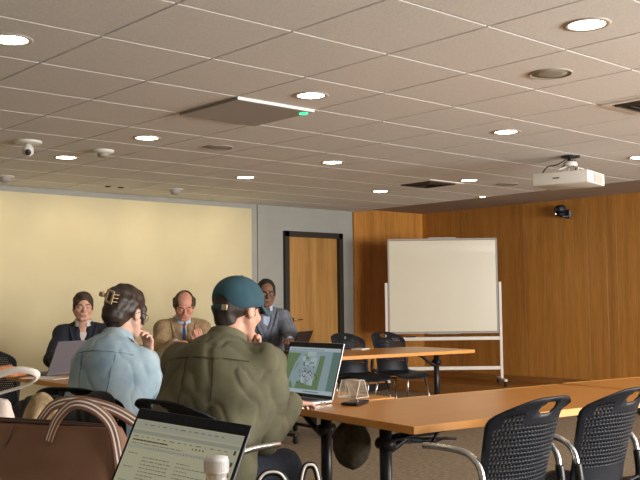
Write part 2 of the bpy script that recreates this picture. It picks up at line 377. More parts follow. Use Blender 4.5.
# ------------------------------------------------------------------ whiteboard
ang = math.atan2(7.37-8.31, 9.7-8.67); WW = 1.40
t = thing('whiteboard', 'mobile whiteboard on a white stand with castors, on the wooden platform', 'whiteboard', (9.19, 7.84, .15), ang)
bm = BM(); add_box(bm, (0, 0, 1.26), (WW-.03, .02, 1.16)); obj('writing_surface', bm, M['board'], t)
bm = BM()
for s in (-1, 1): add_box(bm, (s*(WW/2-.01), 0, 1.26), (.02, .03, 1.20))
add_box(bm, (0, -.0, 1.872), (.35, .02, .016))
for z in (.665, 1.855): add_box(bm, (0, 0, z), (WW-.0, .03, .02))
obj('frame', bm, M['mic_panel'], t)
bm = BM(); add_box(bm, (0, -.03, .655), (.42, .06, .012), bevel=.003); obj('pen_ledge', bm, M['mic_panel'], t)
bm = BM()
for s in (-1, 1):
    add_box(bm, (s*(WW/2+.025), .0, .68), (.035, .035, 1.25), bevel=.004)
for z in (.59, .215): add_box(bm, (0, 0, z), (WW+.05, .03, .045), bevel=.004)
obj('stand', bm, M['white_metal'], t)
for s in (-1, 1):
    bm = BM(); add_box(bm, (s*(WW/2+.025), 0, .075), (.04, .55, .03), bevel=.005); f = obj('foot', bm, M['white_metal'], t)
    for q in (-1, 1):
        bm = BM(); add_tube(bm, [(s*(WW/2+.025)-.015, q*.25, .03), (s*(WW/2+.025)+.015, q*.25, .03)], .03, 16); add_box(bm, (s*(WW/2+.025), q*.25, .05), (.04, .03, .03)); obj('castor', bm, M['rubber'], f)
bm = BM(); add_box(bm, (-.42, -.035, .618), (.12, .03, .012), bevel=.003); o = obj('marker_tray_pens', bm, M['black_plastic'], t)

# ------------------------------------------------------------------ tables
def table(c, rz, L, W, label, ends=(1, 1), inset=.2, inset2=.2):
    """c: front-left corner; x along the length, y along the depth"""
    t = thing('folding_table', label, 'table', (c[0], c[1], 0), rz, 'wood topped conference tables')
    bm = BM(); add_box(bm, (L/2, W/2, .7245), (L-.006, W-.006, .029), bevel=.002); obj('tabletop', bm, M['table_top'], t)
    bm = BM(); e = .003
    for cx, cy, sx, sy in ((L/2, 0, L+2*e, .01), (L/2, W, L+2*e, .01), (0, W/2, .01, W-.01), (L, W/2, .01, W-.01)): add_box(bm, (cx, cy, .7235), (sx, sy, .033), bevel=.002)
    obj('edge_band', bm, M['table_edge'], t)
    for k, x in enumerate((inset, L-inset2)):
        if not ends[k]: continue
        s = 1 if k == 0 else -1
        bm = BM(); add_tube(bm, [(x, W/2, .09), (x, W/2, .69)], .028, 16); add_box(bm, (x, W/2, .695), (.09, W*.7, .022), bevel=.004)
        leg = obj('leg', bm, M['black_metal'], t)
        bm = BM(); add_box(bm, (x, W/2, .075), (.05, W*.82, .03), bevel=.008); f = obj('foot', bm, M['black_metal'], leg)
        for q in (-1, 1):
            bm = BM(); add_tube(bm, [(x-.012, W/2+q*W*.37, .03), (x+.012, W/2+q*W*.37, .03)], .03, 14); add_tube(bm, [(x, W/2+q*W*.37, .05), (x, W/2+q*W*.37, .068)], .012); obj('castor', bm, M['rubber'], leg)
        bm = BM(); add_tube(bm, catmull([(x, W/2, .56), (x+s*.09, W/2, .60), (x+s*.2, W/2, .67), (x+s*.3, W/2, .70)]), .016, 10); add_tube(bm, [(x, W/2-.045, .60), (x, W/2+.045, .60)], .027, 14); add_box(bm, (x+s*.17, W/2, .69), (.3, .06, .02)); obj('folding_bracket', bm, M['black_metal'], leg)
    bm = BM(); add_box(bm, (L/2, W*.62, .695), (L-.5, .04, .022)); obj('rail', bm, M['black_metal'], t)
    return t
r7 = math.radians(-7.5)
table((2.80, 2.556), r7, 1.83, .865, 'near wood-topped table in front of the two empty black chairs')
table((4.655, 2.34), math.radians(-10), 1.83, .86, 'wood-topped table at the right edge, joined to the near table')
table((3.56, 3.385), math.radians(86.5), 1.52, .74, 'wood-topped table carrying the laptop with the green map', inset=.10)
table((3.49, 4.93), math.radians(86.5), 1.52, .74, 'wood-topped table at the left beside the person in denim')
table((5.58, 6.17), math.radians(-8), 1.83, .87, 'far wood-topped table in front of the whiteboard', inset2=.12)
table((4.02, 6.27), math.radians(-3), 1.54, .62, 'far wood-topped table in front of the person in the tan jacket')

# ------------------------------------------------------------------ chairs
def chair(label, loc, rz, group='black perforated office chairs', name='office_chair'):
    t = thing(name, label, 'chair', (loc[0], loc[1], 0), rz, group)
    Rr = .27; NC, NR = 30, 26
    Z0, Z1 = .475, .888
    def P(s, q):                                   # s in -1..1 across, q in 0..1 up the back
        wv = .240*(.86+.20*q)
        wv += .022*max(0, 1-q/.3)**1.5
        if q > .80: wv *= 1-.30*((q-.80)/.20)**2.6
        th = s*wv/Rr
        y = -.225-.13*q**1.25-.030*max(0, (q-.8)/.2)**2+Rr*(1-math.cos(th))*(.75+.25*q)
        z = Z0+(Z1-Z0)*q-.035*abs(s)**3*(1 if q > .8 else q/.8)*q
        if q < .2: z -= .03*(1-q/.2)*(1-s*s)
        return Vector((Rr*math.sin(th), y, z))
    bm = BM(); grid = {}
    def gv_(i, j):
        if (i, j) not in grid: grid[(i, j)] = bm.verts.new(P(i/NC*2-1, j/NR))
        return grid[(i, j)]
    for j in range(NR):
        for i in range(NC):
            cs = [gv_(i, j), gv_(i+1, j), gv_(i+1, j+1), gv_(i, j+1)]
            if 22 <= j <= 24 and 12 <= i <= 17: continue            # hand slot
            holed = 6 <= j <= 22 and 2 <= i <= 27 and not (j > 19 and (i < 4 or i > 25)) and (not (j >= 20 and 9 <= i <= 20))
            if not holed: bm.faces.new(cs); continue
            ci, cj = i+.5, j+.5; hole = []
            sh = .2 if j % 2 else -.2
            for k in range(8):
                a = PI/8+k*PI/4-PI*.75-PI/8
                hole.append(bm.verts.new(P((ci+sh+.27*math.cos(a))/NC*2-1, (cj+.24*math.sin(a))/NR)))
            for k in range(4):                      # ring of quads and triangles between cell corners and hole
                h0, h1, h2 = hole[2*k], hole[2*k+1], hole[(2*k+2) % 8]
                bm.faces.new((cs[k], h1, h0)); bm.faces.new((cs[k], cs[(k+1) % 4], h1)); bm.faces.new((cs[(k+1) % 4], h2, h1))
    for (i, j) in ((12, 22), (18, 22), (12, 25), (18, 25)):
        v = grid[(i, j)]; v.co = P((i+(.9 if i < 15 else -.9))/NC*2-1, (j+(.5 if j < 23 else -.5))/NR)
    o = obj('backrest', bm, M['black_plastic'], t, smooth=True)
    md = o.modifiers.new('thick', 'SOLIDIFY'); md.thickness = .007; md.offset = 0
    # seat shell with its own perforation
    bm = BM(); g2 = {}
    def S(x, y):
        w_ = .225*(1-.10*((y+.22)/.46)); z = .455+.02*abs(x)**2+(-.035*max(0, (y-.12)/.12)**2)+(.03*max(0, (-y-.12)/.12)**2)
        return Vector((x*w_, y, z))
    NX, NY = 18, 18
    def sv(i, j):
        if (i, j) not in g2: g2[(i, j)] = bm.verts.new(S(i/NX*2-1, -.24+.48*j/NY))
        return g2[(i, j)]
    for j in range(NY):
        for i in range(NX):
            cs = [sv(i, j), sv(i+1, j), sv(i+1, j+1), sv(i, j+1)]
            if not (2 <= i <= 15 and 2 <= j <= 14): bm.faces.new(cs); continue
            hole = [bm.verts.new(S((i+.5+.3*math.cos(a))/NX*2-1, -.24+.48*(j+.5+.3*math.sin(a))/NY)) for a in [-PI*.75+k*PI/4 for k in range(8)]]
            for k in range(4):
                h0, h1, h2 = hole[2*k], hole[2*k+1], hole[(2*k+2) % 8]
                bm.faces.new((cs[k], h1, h0)); bm.faces.new((cs[k], cs[(k+1) % 4], h1)); bm.faces.new((cs[(k+1) % 4], h2, h1))
    o = obj('seat', bm, M['black_plastic'], t, smooth=True); md = o.modifiers.new('thick', 'SOLIDIFY'); md.thickness = .012; md.offset = -1
    for s in (-1, 1):
        bm = BM(); add_tube(bm, catmull([(s*.205, -.22, .41), (s*.222, -.235, .50), (s*.226, -.225, .60)]), .017, 12); obj('arm_socket', bm, M['black_metal'], t)
        bm = BM(); add_tube(bm, catmull([(s*.226, -.225, .59), (s*.228, -.21, .645), (s*.23, -.165, .683), (s*.23, -.09, .694), (s*.23, .0, .694), (s*.228, .04, .692), (s*.226, .06, .69)]), .0125, 12); obj('armrest', bm, M['chrome'], t)
        for q in (-1, 1):
            bm = BM(); add_tube(bm, [(s*.19, q*.15, .43), (s*.235, q*.24, .02)], .0115, 10); add_lathe(bm, [(0, 0), (.016, 0), (.016, .02), (.012, .025)], (s*.237, q*.243, 0), 12)
            obj('leg', bm, M['chrome'], t)
    bm = BM(); add_tube(bm, catmull([(-.215, -.22, .42), (-.12, -.235, .425), (.12, -.235, .425), (.215, -.22, .42)]), .014, 10)
    for s in (-1, 1): add_tube(bm, [(s*.215, -.22, .42), (s*.19, .17, .425)], .012, 10)
    obj('seat_frame', bm, M['black_metal'], t)
    return t
def dup2(t, xy, rz, label, group=None): return dup(t, (xy[0], xy[1], 0), rz, label, group)
near = chair('near empty black chair with perforated back, left of the two at the near table', (2.925, 2.345), math.radians(-2))
dup2(near, (3.45, 2.31), math.radians(0), 'black perforated chair at the right edge, right of the two empty near chairs')
dup2(near, (2.245, 3.05), math.radians(-82), 'black chair in which the person in the teal cap sits', 'chairs people sit in')
dup2(near, (2.20, 3.90), math.radians(-60), 'black chair in which the person in denim sits', 'chairs people sit in')
dup2(near, (6.88, 6.98), math.radians(172), 'empty black chair behind the far table, left of the two by the whiteboard', 'empty chairs behind the far table')
dup2(near, (7.40, 6.91), math.radians(168), 'empty black chair behind the far table, right of the two by the whiteboard', 'empty chairs behind the far table')
dup2(near, (3.01, 6.88), math.radians(185), 'empty black chair at the left edge, behind the end of the left table', 'empty chairs behind the far table')
dup2(near, (3.94, 7.46), math.radians(151), 'black chair in which the person in the navy jacket sits', 'chairs people sit in')
dup2(near, (4.90, 7.42), math.radians(158), 'black chair in which the person in the tan jacket sits', 'chairs people sit in')
dup2(near, (5.99, 7.49), math.radians(146), 'black chair in which the person in the grey blazer sits', 'chairs people sit in')

# ------------------------------------------------------------------ people: smooth distance fields turned into one surface each
class Field:
    def __init__(s, lo, hi, cell):
        s.c = cell; s.lo = np.array(lo, float); s.n = np.ceil((np.array(hi)-s.lo)/cell).astype(int)+1
        s.d = np.full(s.n, .5, np.float32)
    def blk(s, lo, hi):
        i0 = np.clip(np.floor((np.array(lo)-s.lo)/s.c).astype(int), 0, s.n-1); i1 = np.clip(np.ceil((np.array(hi)-s.lo)/s.c).astype(int)+1, 1, s.n)
        if (i1 <= i0).any(): return None, None
        sl = tuple(slice(a, b) for a, b in zip(i0, i1))
        ax = [s.lo[k]+s.c*np.arange(i0[k], i1[k], dtype=np.float32) for k in range(3)]
        return sl, np.meshgrid(*ax, indexing='ij', sparse=True)
    def put(s, sl, e, k, op):
        d = s.d[sl]
        if op == 'u':
            h = np.maximum(k-np.abs(d-e), 0)/k if k > 0 else 0
            s.d[sl] = np.minimum(d, e)-h*h*k*.25
        else:
            e = -e; h = np.maximum(k-np.abs(d-e), 0)/k if k > 0 else 0
            s.d[sl] = np.maximum(d, e)+h*h*k*.25
    def cone(s, a, b, r1, r2=None, k=.02, op='u', sq=None):
        """round cone a-b; sq = (direction, factor) squeezes it along a direction"""
        a = np.array(a, float); b = np.array(b, float); r2 = r1 if r2 is None else r2
        pad = max(r1, r2)+k+2*s.c
        sl, X = s.blk(np.minimum(a, b)-pad, np.maximum(a, b)+pad)
        if sl is None: return
        ab = b-a; L2 = ab@ab+1e-12
        p = [X[i]-a[i] for i in range(3)]
        t = np.clip((p[0]*ab[0]+p[1]*ab[1]+p[2]*ab[2])/L2, 0, 1)
        q = [p[i]-t*ab[i] for i in range(3)]
        if sq is not None:
            n = np.array(sq[0], float); n /= np.linalg.norm(n); dt = q[0]*n[0]+q[1]*n[1]+q[2]*n[2]; f = 1/sq[1]-1
            q = [q[i]+dt*n[i]*f for i in range(3)]
        s.put(sl, np.sqrt(q[0]**2+q[1]**2+q[2]**2)-(r1+(r2-r1)*t), k, op)
    def ell(s, c, r, k=.02, op='u', R=None):
        c = np.array(c, float); r = np.array(r, float); pad = r.max()+k+2*s.c
        sl, X = s.blk(c-pad, c+pad)
        if sl is None: return
        p = [X[i]-c[i] for i in range(3)]
        if R is not None: p = [R[0][i]*p[0]+R[1][i]*p[1]+R[2][i]*p[2] for i in range(3)]     # world -> local (R columns = axes)
        a = np.sqrt((p[0]/r[0])**2+(p[1]/r[1])**2+(p[2]/r[2])**2)+1e-9
        b = np.sqrt((p[0]/r[0]**2)**2+(p[1]/r[1]**2)**2+(p[2]/r[2]**2)**2)+1e-9
        s.put(sl, np.maximum(a*(a-1)/b, -.1), k, op)
    def cut(s, p, n, k=.004):
        """remove what lies on the side n points to"""
        n = np.array(n, float); n /= np.linalg.norm(n)
        ax = [s.lo[i]+s.c*np.arange(s.n[i], dtype=np.float32) for i in range(3)]; X = np.meshgrid(*ax, indexing='ij', sparse=True)
        e = (X[0]-p[0])*n[0]+(X[1]-p[1])*n[1]+(X[2]-p[2])*n[2]
        s.d = np.maximum(s.d, e.astype(np.float32))
    def shape(s, fn):
        ax = [s.lo[i]+s.c*np.arange(s.n[i], dtype=np.float32) for i in range(3)]; X = np.meshgrid(*ax, indexing='ij', sparse=True)
        if getattr(fn, 'near', False):
            I = np.argwhere(np.abs(s.d) < .035); P = s.lo+s.c*I
            s.d[tuple(I.T)] += fn(P[:, 0], P[:, 1], P[:, 2]).astype(np.float32)
        else: s.d = s.d+fn(*X).astype(np.float32)
    def mesh(s, name, mat, parent=None):
        d = s.d; d = d.copy(); d[0] = d[-1] = .1; d[:, 0] = d[:, -1] = .1; d[:, :, 0] = d[:, :, -1] = .1
        ins = d < 0; n = d.shape
        m = np.zeros(tuple(k-1 for k in n), np.int8); ofs = [(i, j, k) for i in (0, 1) for j in (0, 1) for k in (0, 1)]
        sub = lambda A, o: A[o[0]:n[0]-1+o[0], o[1]:n[1]-1+o[1], o[2]:n[2]-1+o[2]]
        for o in ofs: m += sub(ins, o)
        act = (m > 0) & (m < 8); idx = np.argwhere(act); vid = np.full(m.shape, -1, np.int32); vid[act] = np.arange(len(idx))
        acc = np.zeros((len(idx), 3)); cnt = np.zeros(len(idx))
        val = {o: sub(d, o)[act] for o in ofs}
        for o in ofs:
            for ax in range(3):
                if o[ax]: continue
                o2 = tuple(o[i]+(i == ax) for i in range(3)); a, b = val[o], val[o2]; cr = (a < 0) != (b < 0)
                t = np.where(cr, a/np.where(cr, a-b, 1), 0)
                for i in range(3): acc[:, i] += np.where(cr, o[i]+(t if i == ax else 0), 0)
                cnt += cr
        V = s.lo+s.c*(idx+acc/cnt[:, None])
        Q = []
        for ax in range(3):
            u, v = (ax+1) % 3, (ax+2) % 3
            a = ins; sh = [slice(1, k-1) for k in n]; lo_ = list(sh); hi_ = list(sh); lo_[ax] = slice(0, n[ax]-1); hi_[ax] = slice(1, n[ax])
            A, B = a[tuple(lo_)], a[tuple(hi_)]; cr = np.argwhere(A != B)
            if not len(cr): continue
            flip = A[tuple(cr.T)]
            base = cr.copy(); base[:, u] += 1; base[:, v] += 1
            def g(du, dv):
                q = base.copy(); q[:, u] -= du; q[:, v] -= dv; return vid[tuple(q.T)]
            q = np.stack([g(1, 1), g(0, 1), g(0, 0), g(1, 0)], 1)
            q[~flip] = q[~flip][:, ::-1]; Q.append(q)
        Q = np.concatenate(Q)
        me = bpy.data.meshes.new(name); me.vertices.add(len(V)); me.vertices.foreach_set('co', V.astype(np.float32).ravel())
        me.loops.add(len(Q)*4); me.loops.foreach_set('vertex_index', Q.astype(np.int32).ravel())
        me.polygons.add(len(Q)); me.polygons.foreach_set('loop_start', np.arange(0, len(Q)*4, 4, dtype=np.int32))
        try: me.polygons.foreach_set('loop_total', np.full(len(Q), 4, np.int32))
        except Exception: pass
        me.polygons.foreach_set('use_smooth', np.ones(len(Q), bool))
        me.update(calc_edges=True); me.validate(); me.materials.append(mat)
        o = bpy.data.objects.new(name, me); C.objects.link(o)
        if parent: o.parent = parent
        return o

V3 = lambda *a: np.array(a, float)
def unit(v): return v/(np.linalg.norm(v)+1e-12)
def rotm(yaw, pitch, roll=0):
    """columns: right, forward, up; yaw turns left, pitch looks down"""
    R = (Matrix.Rotation(yaw, 3, 'Z') @ Matrix.Rotation(-pitch, 3, 'X') @ Matrix.Rotation(roll, 3, 'Y'))
    return np.array(R)
def two_bone(a, b, l1, l2, hint):
    """joint between a and b, bent towards hint; b is pulled in when out of reach"""
    d = np.linalg.norm(b-a)
    if d > (l1+l2)*.985: b = a+(b-a)*(l1+l2)*.985/d; d = np.linalg.norm(b-a)
    u = (b-a)/d; x = (l1*l1-l2*l2+d*d)/(2*d); h = math.sqrt(max(l1*l1-x*x, 0))
    n = hint-(hint@u)*u; return a+u*x+unit(n)*h, b

def hand(F, w, d, n, th, curl=.5, sc_=1.0):
    """w wrist, d finger direction, n palm normal (the side that closes), th thumb side"""
    d = unit(d); n = unit(n-(n@d)*d); th = unit(th-(th@d)*d-(th@n)*n)
    F.cone(w, w+d*.05*sc_, .024*sc_, .026*sc_, .012, sq=(n, .62))
    F.cone(w+d*.03+th*.018, w+d*.082*sc_+th*.024, .016, .013, .010, sq=(n, .8)); F.cone(w+d*.03-th*.014, w+d*.076*sc_-th*.028, .016, .012, .010, sq=(n, .8))
    for i, (o, L) in enumerate(((.030, .068), (.010, .076), (-.010, .070), (-.029, .054))):
        L *= sc_; p = w+d*(.084-.005*abs(i-1))*sc_+th*o*sc_; dirn = d+th*(o*1.2); r = .0092 if i < 3 else .0080
        a = .35*curl
        for k, f in enumerate((.45, .32, .23)):
            dirn = unit(d*math.cos(a)+n*math.sin(a)+th*o*1.2*(1-curl)); q = p+dirn*L*f
            F.cone(p, q, r*(1-.08*k), r*(.94-.08*k), .0035); p = q; a += 1.15*curl
    p = w+d*.022*sc_+th*.022*sc_; dd = unit(d*.55+th*.75+n*.35)
    q = p+dd*.036*sc_; F.cone(p, q, .0135, .011, .008); dd = unit(d*.8+th*.35+n*(.3+.4*curl)); F.cone(q, q+dd*.030, .0108, .0095, .003); q2 = q+dd*.030; F.cone(q2, q2+unit(dd+n*.3*curl)*.022, .0095, .0080, .003)

def vnoise(seed):
    G = np.random.RandomState(seed).rand(24, 24, 24)
    def f(x, y, z):
        i, j, k = [np.floor(a).astype(int) for a in (x, y, z)]; a, b, c = x-i, y-j, z-k
        a, b, c = [t*t*(3-2*t) for t in (a, b, c)]; i, j, k = i % 24, j % 24, k % 24; i1, j1, k1 = (i+1) % 24, (j+1) % 24, (k+1) % 24
        L = lambda p, q, t: p+(q-p)*t
        return L(L(L(G[i, j, k], G[i1, j, k], a), L(G[i, j1, k], G[i1, j1, k], a), b), L(L(G[i, j, k1], G[i1, j, k1], a), L(G[i, j1, k1], G[i1, j1, k1], a), b), c)
    return f
def cloth_folds(seed, amp, f=7.0):
    n1, n2, n3, n4 = [vnoise(seed*10+i) for i in range(4)]
    def fn(x, y, z):
        wx = .10*(n4(x*5, y*5, z*5)-.5); u, v, w_ = (x+wx+.35*z)*f, (y-wx)*f, (z+.8*wx)*f*.35
        a = 1-np.abs(2*n1(u, v, w_)-1); b = 1-np.abs(2*n2(u*1.9+7, v*1.9, w_*2.3+3)-1); c = n3(x*9, y*9, z*9)
        return amp*(1.8*(.5-c)+1.3*a**5*c+1.2*b**6-.7)
    fn.near = True; return fn
def fold_noise(seed, amp, f=(14, 14, 9)):
    r = np.random.RandomState(seed); ph = r.rand(12)*6.28
    def fn(x, y, z):
        a = np.sin(f[0]*x+1.7*np.sin(5*z+ph[0])+ph[1])*np.sin(f[2]*z+2.1*np.sin(6*x+4*y+ph[2])+ph[3])
        b = np.sin(1.9*f[1]*y+1.3*np.sin(9*z+ph[4])+.9*f[0]*x+ph[5])*np.sin(1.7*f[2]*z-1.1*f[0]*x+1.5*np.sin(7*y+ph[6]))
        c = np.abs(np.sin(1.1*f[0]*(x+.6*z)+1.8*np.sin(6*z+3*y+ph[7])+ph[8]))
        e = np.abs(np.sin(1.6*f[1]*(z-.5*x)+2.4*np.sin(4*x+5*y+ph[9])+ph[10]))
        return amp*(.5*a+.4*b-1.1*(1-c)**4*(.5+.5*np.sin(5*z+3*x+ph[11]))-.9*(1-e)**4)
    return fn

SKIN = {k: noisy('skin_'+k, a, b, 30, .55, .12, bscale=120, **{'Subsurface Weight': .08, 'Subsurface Radius': (.02, .008, .004), 'Subsurface Scale': .5}) for k, a, b in
        (('fair', (.56, .30, .22), (.66, .38, .28)), ('ruddy', (.52, .24, .17), (.62, .32, .23)), ('pale', (.62, .38, .29), (.70, .45, .35)), ('brown', (.17, .08, .05), (.23, .115, .07)))}
EYEW = base_mat('eye_white', (.6, .57, .53), .3); IRIS = base_mat('iris', (.03, .02, .015), .2)

class Skel: pass
def skeleton(lean=.0, side=0, twist=0, yaw=0, pitch=0, roll=0, R=None, L=None, sh=1.0, neck_f=.02, shz=.0, hintR=V3(.5, -.4, -1), hintL=V3(-.5, -.4, -1), hunch=0, head_up=0, ph=.56):
    """seated figure facing +Y, origin on the floor under the hips; angles in radians"""
    k = Skel(); S = rotm(twist, lean, side)
    P0 = V3(0, 0, ph); k.pel = P0
    up = lambda x, y, z: P0+S@V3(x, y, z)
    k.S = S; k.waist = up(0, -.005, .17); k.chest = up(0, .0+hunch*.2, .34); k.neck = up(0, .015+hunch, .505)
    k.shR = up(.168*sh, .01+hunch*1.3, .425-shz); k.shL = up(-.168*sh, .01+hunch*1.3, .425-shz)
    k.H = rotm(yaw, pitch, roll); k.head = k.neck+S@V3(0, neck_f+.02, .085+head_up)+k.H@V3(0, .02, .07)
    k.elR, k.wrR = two_bone(k.shR, np.array(R), .285, .255, hintR); k.elL, k.wrL = two_bone(k.shL, np.array(L), .285, .255, hintL)
    k.hipR, k.hipL = V3(.09, .0, .53), V3(-.09, .0, .53)
    k.knR, k.knL = V3(.13, .43, .51), V3(-.13, .43, .51); k.anR, k.anL = V3(.13, .47, .10), V3(-.13, .44, .10)
    return k
def body_field(k, cell=.005, handsRL=None):
    pts = np.array([k.pel, k.head, k.shR, k.shL, k.elR, k.elL, k.wrR, k.wrL, k.knR, k.knL, k.anR, k.anL])
    lo = pts.min(0)-.16; hi = pts.max(0)+.19; lo[2] = -.0; F = Field(lo, hi, cell)
    S = k.S
    F.ell(k.pel, (.155, .11, .10), .03); F.ell(k.waist, (.125, .088, .13), .06, R=S); F.ell(k.chest, (.15, .10, .16), .06, R=S)
    F.cone(k.shL, k.shR, .055, k=.05); F.cone(k.chest+S@V3(0, 0, .05), k.neck, .09, .055, .05)
    F.cone(k.neck-S@V3(0, 0, .03), k.head+k.H@V3(0, -.02, -.05), .056, .052, .02)
    for a, b, c in ((k.shR, k.elR, k.wrR), (k.shL, k.elL, k.wrL)):
        F.cone(a, b, .050, .038, .03); F.cone(b, c, .038, .025, .02)
    for a, b, c in ((k.hipR, k.knR, k.anR), (k.hipL, k.knL, k.anL)):
        F.cone(a, b, .082, .055, .04); F.cone(b, c, .055, .038, .03); F.cone(c+V3(0, -.03, -.05), c+V3(0, .15, -.07), .035, .025, .03)
    head_field(F, k.head, k.H)
    for w, spec in ((k.wrR, handsRL[0]), (k.wrL, handsRL[1])):
        d, n, th, cu = spec; hand(F, w, V3(*d), V3(*n), V3(*th), cu)
    return F
LIDS = [0]
def head_field(F, c, H, s=1.0):
    g = lambda x, y, z: c+H@(V3(x, y, z)*s)
    F.ell(g(0, -.012, .035), V3(.076, .096, .086)*s, .02, R=H)
    F.ell(g(0, .028, -.030), V3(.064, .062, .078)*s, .025, R=H)
    F.cone(g(-.016, .064, -.094), g(.016, .064, -.094), .020*s, k=.018)            # chin
    for q in (-1, 1):
        F.cone(g(q*.062, .0, -.045), g(q*.034, .046, -.088), .018*s, .016*s, .02)   # jaw
        F.ell(g(q*.043, .066, -.022), V3(.020, .018, .018)*s, .018, R=H)            # cheek
        F.cone(g(q*.012, .088, .024), g(q*.045, .072, .022), .010*s, .008*s, .012)  # brow
        F.ell(g(q*.032, .097, .004), V3(.017, .013, .011)*s, .010, 's', R=H)        # socket
        lid = .0135 if LIDS[0] else .0118; F.ell(g(q*.031, .081 if LIDS[0] else .0775, .003), V3(lid, lid, lid)*s, .003, R=H)
        F.cone(g(q*.020, .0885, .0115), g(q*.043, .0835, .0105), .0042*s, k=.004); F.cone(g(q*.022, .0875, -.0085), g(q*.041, .083, -.0075), .0036*s, k=.004)
        E_ = H@np.array(Matrix.Rotation(q*-.35, 3, 'Z'))
        F.ell(g(q*.080, -.012, -.006), V3(.008, .019, .031)*s, .006, R=E_)          # ear
        F.ell(g(q*.088, -.006, -.002), V3(.006, .010, .017)*s, .004, 's', R=E_)
        F.ell(g(q*.011, .104, -.032), V3(.008, .009, .007)*s, .006, R=H)            # nostril wing
    F.cone(g(0, .088, .012), g(0, .115, -.028), .0075*s, .0105*s, .010)             # nose
    F.cone(g(-.018, .084, -.057), g(.018, .084, -.057), .008*s, k=.01); F.cone(g(-.014, .083, -.070), g(.014, .083, -.070), .008*s, k=.01)
    F.cone(g(-.022, .096, -.0635), g(.022, .096, -.0635), .003*s, k=.004, op='s')
def eyes(k, root):
    for q in (-1, 1):
        bm = BM(); p = k.head+k.H@V3(q*.031, .0795, .0025); add_lathe(bm, [(0, -.012), (.006, -.0104), (.0104, -.006), (.012, 0), (.0104, .006), (.006, .0104), (0, .012)], p, 16)
        e = obj('eye', bm, EYEW, root); e.name = 'eye'
        bm = BM(); R = Matrix(k.H.tolist()) @ Matrix.Rotation(-PI/2, 3, 'X'); add_lathe(bm, [(0, .0014), (.003, .0012), (.0055, 0), (0, -.001)], p+k.H@V3(0, .0117, -.001), 14, axis=R); obj('iris', bm, IRIS, e)
def lips(k, root, m):
    bm = BM(); g = lambda x, y, z: k.head+k.H@V3(x, y, z)
    add_tube(bm, catmull([g(-.025, .0835, -.0625), g(-.012, .0905, -.059), g(0, .0925, -.0595), g(.012, .0905, -.059), g(.025, .0835, -.0625)], 4), [.0012]+[.0035]*15+[.0012], 8)
    add_tube(bm, catmull([g(-.022, .0835, -.0640), g(-.010, .0895, -.0685), g(0, .0910, -.0695), g(.010, .0895, -.0685), g(.022, .0835, -.0640)], 4), [.0012]+[.0042]*15+[.0012], 8)
    obj('lips', bm, m, root)
def brows(k, root, m):
    bm = BM()
    for q in (-1, 1): add_tube(bm, catmull([k.head+k.H@V3(q*.014, .0985, .022), k.head+k.H@V3(q*.032, .093, .029), k.head+k.H@V3(q*.050, .077, .023)], 4), .0034, 6)
    obj('eyebrows', bm, m, root)
def sleeve(F, a, b, c, r0, r1, r2, k=.03):
    F.cone(a, b, r0, r1, k); F.cone(b, c, r1, r2, .025)
def top_field(k, cell, extra=.012, belly=.0, cuff=.03, wide=1.0, arm=1.0):
    pts = np.array([k.pel, k.neck, k.shR, k.shL, k.elR, k.elL, k.wrR, k.wrL]); lo = pts.min(0)-.2; hi = pts.max(0)+.16; lo[2] = .40
    F = Field(lo, hi, cell); S = k.S; e = extra
    F.ell(k.pel+V3(0, 0, .03), (.175*wide+e, .125+e+belly, .13), .05); F.ell(k.waist, (.150*wide+e, .105+e+belly, .15), .07, R=S); F.ell(k.chest, (.165*wide+e, .115+e, .165), .07, R=S)
    F.cone(k.shL, k.shR, .050+e, k=.05); F.cone(k.chest+S@V3(0, -.02, .08), k.neck+S@V3(0, -.015, -.01), .10+e, .055+e, .05)
    for a, b, c in ((k.shR, k.elR, k.wrR), (k.shL, k.elL, k.wrL)):
        u = unit(c-b); sleeve(F, a, b, c-u*cuff, (.052+e)*arm, (.043+e)*arm, (.031+e)*arm)
    return F
def trousers(k, root, m, cell=.01):
    pts = np.array([k.pel, k.knR, k.knL, k.anR, k.anL]); F = Field(pts.min(0)-.2, pts.max(0)+.2, cell)
    F.ell(k.pel+V3(0, 0, -.01), (.17, .125, .11), .03)
    for a, b, c in ((k.hipR, k.knR, k.anR), (k.hipL, k.knL, k.anL)): F.cone(a, b, .095, .070, .04); F.cone(b, c, .070, .058, .03)
    F.cut(V3(0, 0, .66), (0, 0, 1)); F.shape(fold_noise(5, .004)); return F.mesh('trousers', m, root)
def shoes(k, root, m):
    for a in (k.anR, k.anL):
        F = Field(a-V3(.1, .15, .1), a+V3(.1, .28, .08), .008); F.cone(a+V3(0, -.03, -.05), a+V3(0, .17, -.06), .045, .038, .03); F.cone(a+V3(0, -.02, .0), a+V3(0, -.02, -.05), .048, .05, .03)
        F.cut((0, 0, .004), (0, 0, -1)); F.mesh('shoe', m, root)
def collar(k, root, m, r=.066, h=.035, gap=0, name='collar', tilt=.25, wid=.004, open_f=.5):
    """a folded shirt collar: a band round the neck and a turned down leaf"""
    bm = BM(); n = 40; S = k.S; c = k.neck+S@V3(0, .004, .012)
    rows = []
    for j, (dr, dz) in enumerate(((-.004, .0), (-.005, h*.6), (-.004, h), (.004, h*1.02), (.012, h*.55), (.020, -.004), (.017, -.006), (.006, h*.5))):
        row = []
        for i in range(n+1):
            a = open_f+(2*PI-2*open_f)*i/n
            x, y = math.sin(a)*(r+dr), math.cos(a)*(r+dr)*1.02
            row.append(bm.verts.new(Vector(c+S@V3(x, y, dz+(-y*tilt*.35)))))
        rows.append(row)
    for a, b in zip(rows, rows[1:]):
        for i in range(n): bm.faces.new((a[i], a[i+1], b[i+1], b[i]))
    return obj(name, bm, m, root, smooth=True)

